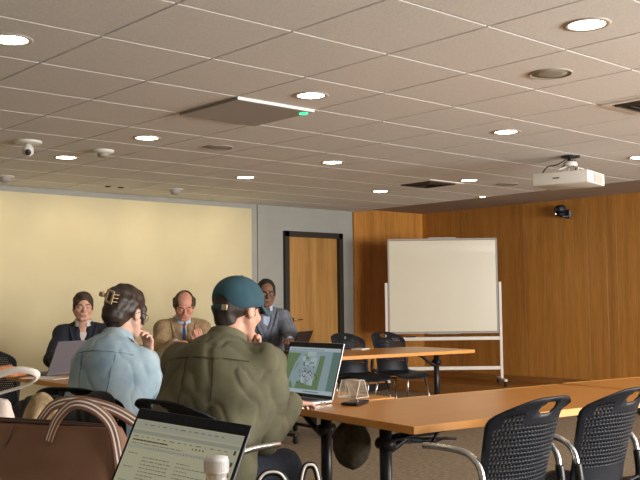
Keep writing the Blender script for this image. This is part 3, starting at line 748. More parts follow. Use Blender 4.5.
def surf(F, p, d, off=.0):
    """walk from p along d to the surface of F"""
    d = unit(d); t = 0; last = p
    for i in range(400):
        q = p+d*t; ix = np.clip(np.round((q-F.lo)/F.c).astype(int), 0, F.n-1)
        v = F.d[tuple(ix)]
        if v > 0: break
        t += .0015
    return p+d*(t+off)
def hair_field(k, style, cell=.0045, noise=.0022, f=90):
    H, c = k.H, k.head; g = lambda x, y, z: c+H@V3(x, y, z)
    F = Field(c-.2, c+.2, cell)
    F.ell(g(0, -.018, .042), V3(.0845, .1035, .092), .01, R=H); F.cone(g(0, -.075, -.02), g(0, -.065, -.055), .052, .045, .03)
    for q in (-1, 1): F.cone(g(q*.068, .0, .01), g(q*.070, .012, -.012), .014, .009, .02)
    F.ell(g(0, .105, -.035), V3(.082, .075, .083), .008, 's', R=H)
    F.ell(g(0, .05, -.13), V3(.09, .10, .085), .01, 's', R=H)
    for q in (-1, 1): F.ell(g(q*.085, -.012, -.012), V3(.025, .018, .032), .01, 's', R=H)
    if style == 'bald':
        for q in (-1, 1): F.cone(g(q*.078, -.035, .045), g(q*.080, -.03, -.01), .024, .020, .02)
        F.ell(g(0, .055, .10), V3(.064, .115, .095), .012, 's', R=H)
    if style == 'receding': F.ell(g(0, .115, .055), V3(.070, .085, .066), .01, 's', R=H)
    if style == 'short': F.ell(g(0, .02, .098), V3(.056, .062, .026), .02, R=H)
    if style == 'short': F.ell(g(0, .125, .015), V3(.078, .066, .068), .008, 's', R=H)
    if style == 'woman':
        F.cone(g(0, -.075, .02), g(0, -.100, -.03), .066, .055, .04); F.cone(g(0, -.10, .07), g(0, -.085, .00), .045, .04, .03); F.cone(g(0, -.04, .07), g(0, .03, .085), .075, .05, .03)
        for q in (-1, 1): F.cone(g(q*.068, .045, .03), g(q*.072, .050, -.035), .014, .008, .02)
    if style == 'cap': F.cut(g(0, 0, .055), H@V3(0, 0, 1))
    r = np.random.RandomState(3); ph = r.rand(4)*6
    def fn(x, y, z): return noise*(np.sin(f*x+3*np.sin(20*z+ph[0]))*np.sin(f*.8*y+2*np.sin(25*z+ph[1]))+.5*np.sin(f*1.4*z+40*y+ph[2]))
    F.shape(fn); return F
def lapels(k, F, root, m, w=.032, top=.10, bot=.17, name='lapel'):
    S = k.S
    for q in (-1, 1):
        P = []
        for t in np.linspace(0, 1, 9):
            x = q*(.085*(1-t)**1.1+.016); z = .50-.27*t
            P.append(surf(F, k.pel+S@V3(x, .02, z), S@V3(0, 1, 0), .003))
        bm = BM(); rows = []
        for i, p in enumerate(P):
            t = i/8; ww = w*(.55+1.2*t) if t < .5 else w*(1.15-1.5*(t-.5))+.004
            p2 = surf(F, k.pel+S@V3(q*(.085*(1-t)**1.1+.016)+q*ww, .02, .50-.27*t), S@V3(0, 1, 0), .006)
            rows.append((bm.verts.new(p), bm.verts.new((p+p2)/2+S@V3(0, .003, 0)), bm.verts.new(p2)))
        for a, b in zip(rows, rows[1:]):
            bm.faces.new((a[0], a[1], b[1], b[0])); bm.faces.new((a[1], a[2], b[2], b[1]))
        o = obj(name, bm, m, root, smooth=True); md = o.modifiers.new('thick', 'SOLIDIFY'); md.thickness = .004; md.offset = 0
def band_on(F, pts, d, w, off, bm, mi=0):
    """flat ribbon laid on the surface of F"""
    rows = []
    for p, side in pts:
        rows.append([bm.verts.new(surf(F, p+side*s, d, off)) for s in (-1, 0, 1)])
    for a, b in zip(rows, rows[1:]):
        for i in range(2): f = bm.faces.new((a[i], a[i+1], b[i+1], b[i])); f.material_index = mi; f.smooth = True
def cloth(name, c1, c2, bump=.2, sc_=9, fine=300): return noisy(name, c1, c2, sc_, .9, bump, bscale=fine, detail=6)

def to_local(loc, rz, s, w):
    c, n = math.cos(-rz), math.sin(-rz); x, y = w[0]-loc[0], w[1]-loc[1]
    return V3((x*c-y*n)/s, (x*n+y*c)/s, w[2]/s)

# --- man in the teal cap
def person_cap():
    loc, rz, s = (2.125, 3.06), math.radians(-66), 1.05
    t = thing('person', 'person in teal cap and olive shirt, seen from behind, hand on chin', 'person', (*loc, 0), rz); t.scale = (s, s, s)
    TL = lambda *w: to_local(loc, rz, s, w)
    k = skeleton(ph=.555, sh=1.08, lean=.35, twist=math.radians(2), yaw=math.radians(-12), pitch=.2, roll=.0, R=TL(2.64, 3.12, .80), L=V3(-.03, .52, 1.0), hunch=.02, head_up=-.0, hintR=V3(-.1, -1, -.8), hintL=V3(-.7, .1, -1), neck_f=.015)
    chin = k.head+k.H@V3(-.02, .12, -.105)
    k = skeleton(ph=.555, sh=1.08, lean=.35, twist=math.radians(2), yaw=math.radians(-12), pitch=.2, R=TL(2.64, 3.12, .80), L=chin+V3(.0, .01, -.09), hunch=.02, hintR=V3(-.1, -1, -.8), hintL=V3(-.7, .1, -1), neck_f=.015)
    F = body_field(k, .005, (((.25, 1, -.05), (0, 0, -1), (-1, .2, 0), .35), ((.12, -.10, 1), (.2, -1, 0), (.6, -.2, .5), .75)))
    body = F.mesh('body', SKIN['fair'], t); eyes(k, t)
    top = top_field(k, .0065, .012, cuff=.015, wide=1.22, arm=1.32)
    top.ell(k.chest+k.S@V3(0, -.018, -.02), (.185, .125, .20), .05, R=k.S)
    for q, a, b in ((1, k.shR, k.elR), (-1, k.shL, k.elL)): top.cone(a-V3(0, 0, .12), k.pel+V3(q*.12, 0, .15), .085, .10, .05)
    top.ell(k.pel+V3(0, -.01, -.02), (.20, .155, .12), .05)
    S = k.S
    top.ell(k.neck+S@V3(0, .01, .055), V3(.060, .060, .05), .01, 's', R=S)
    top.shape(cloth_folds(31, .0055, 9.0))
    yoke = lambda x, y, z: .0
    m = cloth('olive_cotton', (.092, .088, .052), (.135, .128, .078), .3, 9, 400)
    o = top.mesh('shirt', m, t)
    seam = base_mat('olive_seam', (.045, .042, .024), .9)
    bm = BM(); pts = []
    for i in range(21):
        x = -.17+.34*i/20; p = k.pel+S@V3(x, -.01, .405-.010*math.cos(x*9)); pts.append((p, S@V3(0, 0, .0022)))
    band_on(top, pts, S@V3(0, -1, 0), .003, .0016, bm)
    obj('yoke_seam', bm, seam, o)
    bm = BM()
    for q in (-1, 1):
        pts = [(k.pel+S@V3(q*(.055+.012*tt), -.01, .40-.20*tt), S@V3(.0020, 0, 0)) for tt in np.linspace(0, 1, 12)]; band_on(top, pts, S@V3(0, -1, 0), .003, .0016, bm)
    obj('back_pleats', bm, seam, o)
    collar(k, t, m, .068, .034, tilt=.3)
    trousers(k, t, noisy('dark_denim', (.012, .017, .032), (.022, .030, .05), 40, .9, .3), .011); shoes(k, t, M['black_plastic'])
    hair_field(k, 'cap').mesh('hair', noisy('dark_brown_hair', (.010, .007, .005), (.028, .018, .012), 60, .6, .5, stretch=(1, 1, .3)), t)
    # cap
    H, c = k.H, k.head; g = lambda x, y, z: c+H@V3(x, y, z)
    capm = noisy('teal_twill', (.018, .062, .088), (.024, .078, .108), 25, .85, .3, bscale=500)
    cF = Field(c-.2, c+.22, .0045); cF.ell(g(0, -.008, .043), V3(.096, .119, .095), .005, R=H)
    up = H@V3(0, -.25, 1); cF.cut(g(0, 0, .010), -up)
    cF.ell(g(-.004, -.135, .004), V3(.040, .07, .034), .004, 's', R=H)
    cap = cF.mesh('cap', capm, t)
    bm = BM(); rows = []
    for j in range(9):
        v = j/8; row = []
        for i in range(25):
            u = -1+2*i/24; a = u*math.radians(62)
            x = .088*math.sin(a)*(1+.05*v); y = .102*math.cos(a)+(.078*v*math.cos(a*1.05)**.6); z = .040-.020*v-.030*(u*u)*(.4+.6*v)
            row.append(bm.verts.new(g(x, y, z)))
        rows.append(row)
    for a, b in zip(rows, rows[1:]):
        for i in range(24): bm.faces.new((a[i], a[i+1], b[i+1], b[i]))
    o = obj('brim', bm, capm, cap, smooth=True); md = o.modifiers.new('thick', 'SOLIDIFY'); md.thickness = .004
    bm = BM(); add_tube(bm, [g(.093*math.sin(a), -.008-.119*math.cos(a), -.012) for a in np.linspace(-.42, .42, 12)], .003, 8, flat=(.0025, .010)); obj('strap', bm, capm, cap)
    bm = BM(); add_box(bm, g(.036, -.124, -.012), (.024, .006, .022), rot=Matrix(H.tolist()) @ Matrix.Rotation(.3, 3, 'Z'), bevel=.001); obj('buckle', bm, M['brass'], cap)
    bm = BM(); add_lathe(bm, [(0, .004), (.007, .002), (.008, -.003), (0, -.004)], g(0, -.004, .139), 14, axis=Matrix(H.tolist())); obj('button', bm, capm, cap)
    return k
person_cap()

# --- woman in denim
def person_denim():
    loc, rz, s = (2.215, 4.03), math.radians(-60), 1.0
    t = thing('person', 'person in pale blue denim jacket with dark pinned up hair and glasses', 'person', (*loc, 0), rz); t.scale = (s, s, s)
    kw = dict(lean=.30, twist=math.radians(4), yaw=math.radians(-12), pitch=.25, hunch=.03, sh=.84, shz=.03, ph=.585, hintR=V3(.15, .1, -1), hintL=V3(-.6, .1, -1), neck_f=.02)
    k = skeleton(R=V3(.1, .4, 1), L=V3(-.12, .60, .80), **kw)
    chin = k.head+k.H@V3(.03, .125, -.09)
    k = skeleton(R=chin+V3(.015, .02, -.09), L=V3(-.12, .60, .80), **kw)
    F = body_field(k, .005, (((-.05, -.12, 1), (-.3, -1, 0), (-.7, 0, .5), .85), ((.1, 1, 0), (0, 0, -1), (1, .2, 0), .4)))
    F.mesh('body', SKIN['pale'], t); eyes(k, t)
    top = top_field(k, .0065, .014, cuff=.03, wide=.94, arm=1.12); S = k.S; top.ell(k.chest+S@V3(0, -.02, -.02), (.155, .115, .20), .05, R=S)
    for q, a in ((1, k.shR), (-1, k.shL)): top.cone(a-V3(0, 0, .10), k.pel+V3(q*.10, 0, .12), .085, .095, .05)
    top.ell(k.neck+S@V3(0, .01, .06), V3(.058, .058, .05), .01, 's', R=S); top.shape(cloth_folds(41, .005, 9.5))
    m = noisy('pale_denim', (.19, .29, .39), (.40, .51, .56), 7, .95, .25, bscale=450, detail=6, ramp=(.3, .7))
    o = top.mesh('denim_jacket', m, t); seam = base_mat('denim_seam', (.13, .19, .26), .9)
    bm = BM(); band_on(top, [(k.pel+S@V3(-.15+.30*i/20, -.01, .41), S@V3(0, 0, .0022)) for i in range(21)], S@V3(0, -1, 0), .003, .0016, bm); obj('yoke_seam', bm, seam, o)
    bm = BM()
    for q in (-1, 1): band_on(top, [(k.pel+S@V3(q*(.09-.03*tt), -.01, .41-.30*tt), S@V3(.002, 0, 0)) for tt in np.linspace(0, 1, 14)], S@V3(0, -1, 0), .003, .0016, bm)
    obj('back_seams', bm, seam, o)
    collar(k, t, m, .066, .034, tilt=.3)
    trousers(k, t, noisy('black_trousers', (.012, .012, .014), (.02, .02, .024), 30, .9), .012); shoes(k, t, M['black_plastic'])
    hm = noisy('brown_hair', (.014, .008, .006), (.045, .026, .018), 70, .5, .6, stretch=(1, 1, .35)); hr = hair_field(k, 'woman', noise=.003).mesh('hair', hm, t)
    H, c = k.H, k.head; g = lambda x, y, z: c+H@V3(x, y, z)
    clipm = base_mat('tan_acetate', (.42, .30, .18), .35); bm = BM(); R = Matrix(H.tolist()) @ Matrix.Rotation(math.radians(14), 3, 'X') @ Matrix.Rotation(math.radians(20), 3, 'Y')
    cc = Vector(g(.022, -.170, .048))
    for dx, dz, sx, sz in ((-.019, 0, .011, .066), (.019, 0, .011, .066), (0, .028, .048, .011), (0, -.028, .048, .011)): add_box(bm, cc+R@Vector((dx, 0, dz)), (sx, .008, sz), rot=R, bevel=.002)
    for dz in (-.018, 0, .018): add_tube(bm, catmull([cc+R@Vector((.016, 0, dz)), cc+R@Vector((.028, .015, dz)), cc+R@Vector((.030, .03, dz))], 4), .003, 6)
    add_box(bm, Vector(g(-.045, -.150, .066)), (.026, .03, .024), rot=R, bevel=.004)
    obj('claw_clip', bm, clipm, t)
    glasses(k, t)
    bm = BM()
    for q in range(3): add_tube(bm, catmull([g(-.01*q, -.11, -.06), g(-.01-.01*q, -.135, -.085), g(.005-.015*q, -.13, -.115)]), .0009, 5)
    obj('loose_strands', bm, hm, hr)
def glasses(k, root, m=None):
    H, c = k.H, k.head; g = lambda x, y, z: c+H@V3(x, y, z); m = m or M['dark_bronze']
    bm = BM()
    for q in (-1, 1):
        add_tube(bm, [g(q*.032+.024*math.cos(a), .104-.006*abs(math.cos(a)), .001+.018*math.sin(a)) for a in np.linspace(0, 2*PI, 18)[:-1]], .0018, 6, closed=True)
        add_tube(bm, catmull([g(q*.056, .098, .006), g(q*.078, .06, .008), g(q*.084, .0, .008), g(q*.084, -.025, -.004)]), .0016, 6)
    add_tube(bm, catmull([g(-.009, .104, .004), g(0, .108, .008), g(.009, .104, .004)]), .0016, 6)
    obj('glasses', bm, m, root)
person_denim()

LIPM = {'skin_fair': base_mat('lip_fair', (.46, .19, .15), .45), 'skin_ruddy': base_mat('lip_ruddy', (.42, .17, .13), .45), 'skin_brown': base_mat('lip_brown', (.14, .06, .05), .45)}
def person_suit(loc, rz, s, label, skin, jacket, shirt, hairm, style, head, hands, tie=None, specs=False, lean=.1, body_yaw=0, seed=1, names=('jacket', 'shirt'), sh=1.0):
    t = thing('person', label, 'person', (*loc, 0), rz); t.scale = (s, s, s)
    k = skeleton(lean=lean, yaw=head[0], pitch=head[1], R=hands[0], L=hands[1], hintR=V3(.8, -.3, -1), hintL=V3(-.8, -.3, -1), hunch=.01, sh=sh)
    S = k.S
    LIDS[0] = head[1] > .3; F = body_field(k, .0055, (hands[2], hands[3])); F.mesh('body', skin, t); (eyes(k, t) if head[1] < .3 else None); brows(k, t, hairm); lips(k, t, LIPM[skin.name]); LIDS[0] = 0
    sf = top_field(k, .007, .004, cuff=.0); sf.ell(k.neck+S@V3(0, .02, .06), V3(.056, .056, .05), .01, 's', R=S); sh = sf.mesh(names[1], shirt, t)
    jf = top_field(k, .007, .019, cuff=.035, wide=1.04, arm=1.05)
    jf.ell(k.neck+S@V3(0, .02, .05), V3(.064, .068, .06), .01, 's', R=S)
    for q in (-1, 1): jf.cone(k.shL*.5*(1-q)+k.shR*.5*(1+q), k.pel+S@V3(q*.10, 0, .44), .075, .072, .04)          # padded shoulders
    jf.ell(k.neck+S@V3(0, .035, .05), V3(.060, .080, .06), .01, 's', R=S)
    jf.cone(k.pel+S@V3(0, .155, .52), k.pel+S@V3(0, .175, .24), .085, .012, .006, 's')
    jf.shape(cloth_folds(seed, .006)); j = jf.mesh(names[0], jacket, t)
    lapels(k, jf, j, jacket)
    collar(k, sh, shirt, .062, .036, open_f=.12 if tie else .45, tilt=.5)
    collar(k, j, jacket, .073, .020, open_f=.9, tilt=.3, name='jacket_collar')
    if tie:
        bm = BM(); band_on(sf, [(k.pel+S@V3(0, .03, .485-.26*tt), S@V3(.008+.018*tt, 0, 0)) for tt in np.linspace(0, 1, 12)], S@V3(0, 1, 0), .01, .006, bm)
        p = surf(sf, k.pel+S@V3(0, .03, .485), S@V3(0, 1, 0), .004); add_box(bm, p, (.028, .018, .026), rot=Matrix(S.tolist()), bevel=.006)
        obj('necktie', bm, tie, sh)
    else:
        bm = BM()
        for z in (.44, .38, .32, .26): add_lathe(bm, [(0, .002), (.005, .001), (.005, -.001)], surf(sf, k.pel+S@V3(0, .03, z), S@V3(0, 1, 0), .001), 10, axis=Matrix(S.tolist()) @ Matrix.Rotation(-PI/2, 3, 'X'))
        obj('shirt_buttons', bm, M['white_plastic'], sh)
    hair_field(k, style, noise=.0018).mesh('hair', hairm, t)
    trousers(k, t, jacket, .013); shoes(k, t, M['black_plastic'])
    if specs: glasses(k, t)
    return k
dn = (0, 0, -1)
person_suit((3.90, 7.36), math.radians(151), 1.0, 'person in navy jacket and open white shirt with short brown hair, behind the grey laptop', SKIN['fair'],
    cloth('navy_wool', (.008, .011, .020), (.014, .018, .030)), base_mat('white_shirt', (.62, .56, .52), .8), noisy('brown_short_hair', (.03, .018, .01), (.07, .042, .022), 70, .7, .4), 'short',
    (math.radians(6), .06), (V3(.16, .50, .80), V3(-.16, .50, .80), ((-.2, 1, 0), dn, (-1, .1, 0), .4), ((.2, 1, 0), dn, (1, .1, 0), .4)), seed=3)
person_suit((4.86, 7.33), math.radians(158), 1.03, 'person in tan jacket with blue tie and balding head, looking down', SKIN['ruddy'],
    cloth('tan_tweed', (.24, .165, .085), (.33, .235, .13), .2, 60, 400), base_mat('pale_blue_shirt', (.42, .52, .66), .8), noisy('greying_brown_hair', (.03, .02, .013), (.09, .06, .04), 60, .7, .5), 'bald',
    (math.radians(-8), .42), (V3(.12, .44, .86), V3(-.10, .36, .86), ((-.4, 1, .2), dn, (-1, .1, .2), .5), ((.2, .3, 1), (0, -1, 0), (1, .1, 0), .8)), tie=cloth('blue_tie', (.03, .06, .16), (.08, .12, .24)), lean=.25, seed=4)
person_suit((5.93, 7.40), math.radians(146), 1.09, 'person in grey-blue blazer with glasses, partly hidden by the teal cap', SKIN['brown'],
    cloth('grey_blue_wool', (.12, .14, .18), (.17, .19, .24), .4, 40), noisy('striped_blue_shirt', (.35, .46, .68), (.52, .60, .76), 60, .8, stretch=(1, 1, .05)), noisy('black_hair', (.006, .005, .005), (.014, .012, .011), 70, .8, .4), 'receding',
    (math.radians(4), .12), (V3(.18, .50, .80), V3(-.18, .50, .80), ((-.2, 1, 0), dn, (-1, .1, 0), .4), ((.2, 1, 0), dn, (1, .1, 0), .4)), specs=True, lean=.08, seed=6, sh=.86)

# ------------------------------------------------------------------ laptops and table things
def laptop(label, loc, rz, W, Dp, Hs, tilt, body, screen=None, roll=0, group='open laptops'):
    t = thing('laptop', label, 'laptop', loc, rz, group, rot=(0, roll, rz))
    bm = BM(); add_box(bm, (0, -Dp/2, .008), (W, Dp, .014), bevel=.003); base = obj('base', bm, body, t)
    bm = BM()
    for r in range(5):
        for c in range(13): add_box(bm, (-W*.42+W*.84*(c+.5)/13, -.035-(r+.5)*.018, .0162), (W*.84/13-.003, .015, .002))
    obj('keyboard', bm, M['black_plastic'], base)
    bm = BM(); add_box(bm, (0, -Dp*.78, .0155), (.105, .065, .001)); obj('touchpad', bm, M['mic_panel'], base)
    bm = BM()
    for y in (.05, .07): add_box(bm, (W/2+.0005, -y, .008), (.001, .010, .005))
    obj('ports', bm, M['black_plastic'], base)
    bm = BM(); add_box(bm, (0, 0, Hs/2), (W, .007, Hs), bevel=.003); lid = obj('lid', bm, body, t, loc=(0, .0, .014), rot=(-tilt, 0, 0))
    bm = BM(); add_box(bm, (0, -.0037, Hs/2), (W-.004, .001, Hs-.004)); obj('bezel', bm, M['black_plastic'], lid)
    bm = BM(); add_box(bm, (0, -.0044, Hs/2-.005), (W-.018, .0008, Hs-.046)); obj('screen', bm, screen or M['black_plastic'], lid)
    return t, lid
grey_lid = base_mat('grey_laptop_shell', (.17, .17, .20), .4, .3); dark_lid = base_mat('charcoal_laptop_shell', (.035, .037, .045), .4, .3); silver = base_mat('silver_laptop_shell', (.55, .55, .56), .3, .7); black_lid = base_mat('black_laptop_shell', (.012, .013, .016), .4)
def quads(name, lst, mats, parent, y=-.0052):
    """flat picture elements on a screen: (x0, z0, x1, z1, material, layer) or polygons"""
    bm = BM()
    for q in lst:
        pts, mi, la = q
        f = bm.faces.new([bm.verts.new((x, y-.00012*la, z)) for x, z in pts]); f.material_index = mi
    bmesh.ops.recalc_face_normals(bm, faces=bm.faces)
    me = bpy.data.meshes.new(name); bm.to_mesh(me); bm.free()
    for m in mats: me.materials.append(m)
    o = bpy.data.objects.new(name, me); C.objects.link(o); o.parent = parent; return o
R4 = lambda x0, z0, x1, z1, m, l=0: ([(x0, z0), (x1, z0), (x1, z1), (x0, z1)], m, l)
SE = 1.0
def scr(name, c, s=1.0): return emis(name, lin(c), s*SE)
# laptop with the green map
W, Hs = .44, .285
t, lid = laptop('silver laptop showing a green map, open before the cap wearer', (3.155, 3.62, .741), math.radians(-93), W, .25, Hs, math.radians(17), silver, scr('map_page', (150, 170, 168), .30))
ms = [scr('map_green', (112, 140, 98), .30), scr('map_light_green', (140, 165, 125), .30), scr('map_blue_grey', (150, 172, 178), .32), scr('map_building', (172, 186, 190), .36), scr('map_dark', (60, 66, 58), .28), scr('map_toolbar', (175, 190, 198), .36), scr('map_sidebar', (105, 135, 128), .30)]
x0, x1, z0, z1 = -W/2+.01, W/2-.01, .020, Hs-.030
L_ = [R4(x0, z0, x1, z1, 2, 0), R4(x0, z1-.016, x1, z1, 5, 1), R4(x0, z0, x1, z0+.018, 5, 1), R4(x1-.055, z0+.02, x1, z1-.018, 6, 1)]
L_ += [([(x0, z0+.02), (x0+.10, z0+.02), (x0+.06, z0+.07), (x0+.10, z0+.14), (x0+.12, z1-.03), (x0, z1-.03)], 0, 2), ([(x0+.04, z0+.03), (x0+.055, z0+.03), (x0+.09, z0+.14), (x0+.13, z1-.03), (x0+.11, z1-.03), (x0+.075, z0+.15)], 2, 3),
       ([(x0+.11, z0+.02), (x0+.30, z0+.02), (x0+.31, z1-.04), (x0+.27, z1-.04), (x0+.26, z0+.08), (x0+.22, z0+.04), (x0+.12, z0+.06)], 0, 2), ([(x0+.13, z1-.07), (x0+.19, z1-.05), (x0+.17, z1-.03), (x0+.13, z1-.04)], 1, 3)]
for a, b, c, d in ((.15, .05, .175, .12), (.18, .08, .24, .11), (.20, .045, .215, .09), (.225, .04, .25, .075), (.16, .13, .19, .16), (.20, .14, .25, .185), (.13, .165, .155, .19), (.165, .19, .235, .215)): L_.append(R4(x0+a, z0+b, x0+c, z0+d, 3, 4))
rr = random.Random(5)
for i in range(70):
    a, b = rr.gauss(.185, .035), rr.gauss(.095, .036); 
    if .1 < a < .29 and .03 < b < .2: L_.append(R4(x0+a, z0+b, x0+a+rr.uniform(.003, .011), z0+b+rr.uniform(.003, .008), 4, 5))
for i in range(14): L_.append(R4(x0+.02+i*.02, z1-.012, x0+.03+i*.02, z1-.008, 4, 2))
for i in range(9): L_.append(R4(x0+.19+i*.014, z0+.006, x0+.199+i*.014, z0+.011, 4, 2))
quads('map_picture', L_, ms, lid)
# laptop in the foreground with a document
W, Hs = .345, .240
t, lid = laptop('dark laptop showing a text document, lower edge of the picture behind a bottle', (1.160, 1.841, .7495), math.radians(-74.8), W, .24, Hs, math.radians(28), dark_lid, scr('document_page', (150, 147, 122), .50), roll=math.radians(3.6))
ms = [scr('document_text', (84, 82, 70), .5), scr('document_toolbar', (128, 127, 112), .6), scr('document_band', (116, 116, 106), .6), scr('document_dark', (50, 48, 42), .5)]
x0, x1, z0, z1 = -W/2+.01, W/2-.01, .020, Hs-.030; L_ = [R4(x0, z1-.020, x1, z1, 1, 1), R4(x0, z1-.033, x1, z1-.024, 2, 1), R4(x0, z1-.068, x1, z1-.060, 1, 1)]
rr = random.Random(8)
def textline(z, a, b, h, m=0, gap=.003, wmin=.004, wmax=.016):
    x = a
    while x < b:
        w_ = rr.uniform(wmin, wmax); L_.append(R4(x, z, min(x+w_, b), z+h, m, 3)); x += w_+gap
textline(z1-.010, x0+.03, x1-.05, .0022, 0, .010); textline(z1-.041, x0+.01, x1-.03, .0022, 0, .011); textline(z1-.050, x0+.01, x0+.12, .0032, 3, .001)
textline(z1-.050, x1-.13, x1-.09, .0035, 3, .006, .003, .005); textline(z1-.057, x0+.01, x0+.17, .0018, 0); textline(z1-.066, x0+.06, x1-.04, .003, 0, .006, .001, .003)
for i in range(9): textline(z1-.082-i*.011, x0+.012, x0+.04, .002) if i % 3 == 0 else None
for i in range(12): textline(z1-.088-i*.0085, x0+.060, x0+.060+rr.choice((.05, .09, .085)), .0019); textline(z1-.088-i*.0085, x0+.165, x0+.165+rr.choice((.04, .13, .12)), .0019)
for z in (.035, .062, .090): L_.append(R4(x1-.012, z1-z-.01, x1-.006, z1-z, 3, 3))
quads('document_text', L_, ms, lid)
laptop('grey laptop seen from its back, in front of the person in the navy jacket', (3.14, 6.20, .741), math.radians(-160), .335, .23, .245, math.radians(24), grey_lid)
laptop('black laptop seen from its back, in front of the person in the grey-blue blazer', (5.90, 6.86, .741), math.radians(-158), .31, .22, .215, math.radians(24), black_lid)
laptop('white laptop lying nearly flat before the person in the tan jacket', (4.60, 6.78, .741), math.radians(-172), .30, .21, .02, math.radians(60), M['white_plastic'])
# things on the tables
t = thing('sign_holder', 'clear acrylic sign holder standing right of the map laptop', 'sign holder', (3.40, 3.52, .741), math.radians(8))
acr = base_mat('clear_acrylic', (.9, .9, .88), .08, **{'Transmission Weight': .92, 'IOR': 1.3, 'Alpha': .45})
bm = BM(); add_box(bm, (-.035, 0, .045), (.003, .12, .098), rot=Matrix.Rotation(math.radians(20), 3, 'Y')); add_box(bm, (.035, 0, .045), (.003, .12, .098), rot=Matrix.Rotation(math.radians(-20), 3, 'Y')); add_box(bm, (0, 0, .0015), (.12, .12, .003))
obj('panel', bm, acr, t)
bm = BM()
for s in (-1, 1):
    add_tube(bm, [(-.052, s*.06, .003), (-.018, s*.06, .09)], .0022, 6); add_tube(bm, [(.052, s*.06, .003), (.018, s*.06, .09)], .0022, 6); add_tube(bm, [(-.055, s*.06, .003), (.055, s*.06, .003)], .002, 6)
for s in (-1, 1): add_tube(bm, [(s*.018, -.06, .09), (s*.018, .06, .09)], .0022, 6)
obj('polished_edge', bm, M['white_plastic'], t)
bm = BM(); add_box(bm, (0, 0, .006), (.17, .085, .012), bevel=.004, seg=3); add_box(bm, (0, 0, .0125), (.15, .07, .002), mi=1)
tag(obj('phone', bm, [M['black_plastic'], M['glass_lens']], loc=(3.20, 3.30, .7415), rot=(0, 0, math.radians(25))), 'black phone lying on the table in front of the map laptop', 'phone')
def paper(x, y, rz, label, s=(.21, .297), h=.003):
    bm = BM(); add_box(bm, (0, 0, h/2), (s[0], s[1], h)); tag(obj('paper_stack', bm, M['white_plastic'], loc=(x, y, .7405), rot=(0, 0, rz)), label, 'paper', 'papers on the tables')
paper(2.90, 5.98, .4, 'white papers on the left table beside the grey laptop'); paper(6.72, 6.84, .2, 'white paper at the back edge of the far table', (.15, .12), .012)
F = Field((-.28, -.2, -.02), (.28, .2, .12), .008)
F.ell((0, 0, .025), (.20, .10, .035), .03); F.cone((-.15, .02, .03), (.02, -.03, .045), .03, .035, .03); F.cone((.0, .03, .03), (.17, .0, .025), .04, .02, .03); F.shape(fold_noise(9, .008, (30, 30, 30))); F.cut((0, 0, .001), (0, 0, -1))
o = F.mesh('scarf', noisy('orange_knit', (.50, .20, .09), (.62, .30, .15), 40, .95, .5)); o.location = (2.74, 6.30, .741); o.rotation_euler.z = .3; tag(o, 'crumpled orange scarf on the left table at the picture edge', 'scarf')

# second row table under the foreground things, bottle, bags
table((1.52, .95), math.radians(90), 1.95, .78, 'wood-topped table under the foreground laptop and brown bag')
t = thing('water_bottle', 'plastic water bottle with white ribbed cap in front of the foreground laptop', 'bottle', (1.071, 1.489, .7415))
bm = BM(); add_lathe(bm, [(0, .002), (.024, 0), (.031, .006), (.033, .02), (.031, .04), (.033, .06), (.031, .08), (.033, .10), (.032, .12), (.029, .140), (.0225, .158), (.0200, .166), (.0195, .180), (0, .180)], seg=36)
obj('body', bm, base_mat('clear_bottle_plastic', (.75, .77, .74), .12, **{'Transmission Weight': .55, 'IOR': 1.35}), t)
bm = BM(); add_lathe(bm, [(.0196, .176), (.0228, .176), (.0232, .180), (.0232, .200), (.0215, .2055), (0, .206)], seg=48)
for i in range(40): a = i*2*PI/40; add_box(bm, (.0234*math.cos(a), .0234*math.sin(a), .190), (.0012, .0016, .020), rz=a)
obj('cap', bm, base_mat('white_cap', (.74, .76, .77), .5), t)

# brown leather bag
leather = noisy('brown_leather', (.175, .088, .050), (.225, .120, .074), 4, .36, .15, bscale=240, detail=5)
stripe = base_mat('cream_stripe', (.82, .77, .72), .6)
t = thing('handbag', 'large brown leather handbag with striped straps, lower left corner', 'bag', (1.085, 2.275, .7415), math.radians(-50))
F = Field((-.32, -.14, -.01), (.27, .14, .26), .006)
F.cone((-.21, 0, .06), (.18, 0, .06), .085, .085, .02, sq=((0, 1, 0), .95)); 
for x in np.linspace(-.235, .200, 19): F.cone((x, -.0, .05), (x, .0, .19), .085, .018, .03)
F.cut((0, 0, .2), (.035, 0, 1)); F.cut((0, 0, .001), (0, 0, -1)); F.shape(lambda x, y, z: .0025*np.sin(9*x+14*z+1.0)*np.sin(16*z+5*x)+.0*y)
F.mesh('bag_body', leather, t)
bm = BM(); add_tube(bm, catmull([(-.25, -.012, .213), (-.1, -.018, .207), (.05, -.018, .200), (.205, -.010, .190)]), .004, 8); add_tube(bm, catmull([(-.25, .012, .213), (-.1, .018, .207), (.05, .018, .200), (.205, .010, .190)]), .004, 8); obj('top_piping', bm, base_mat('dark_leather_edge', (.06, .028, .02), .5), t)
bm = BM(); add_tube(bm, catmull([(-.05, -.030, .200), (-.07, -.050, .14), (-.10, -.075, .07), (-.11, -.085, .04)]), .0018, 6); obj('front_seam', bm, base_mat('leather_seam', (.07, .03, .022), .6), t)
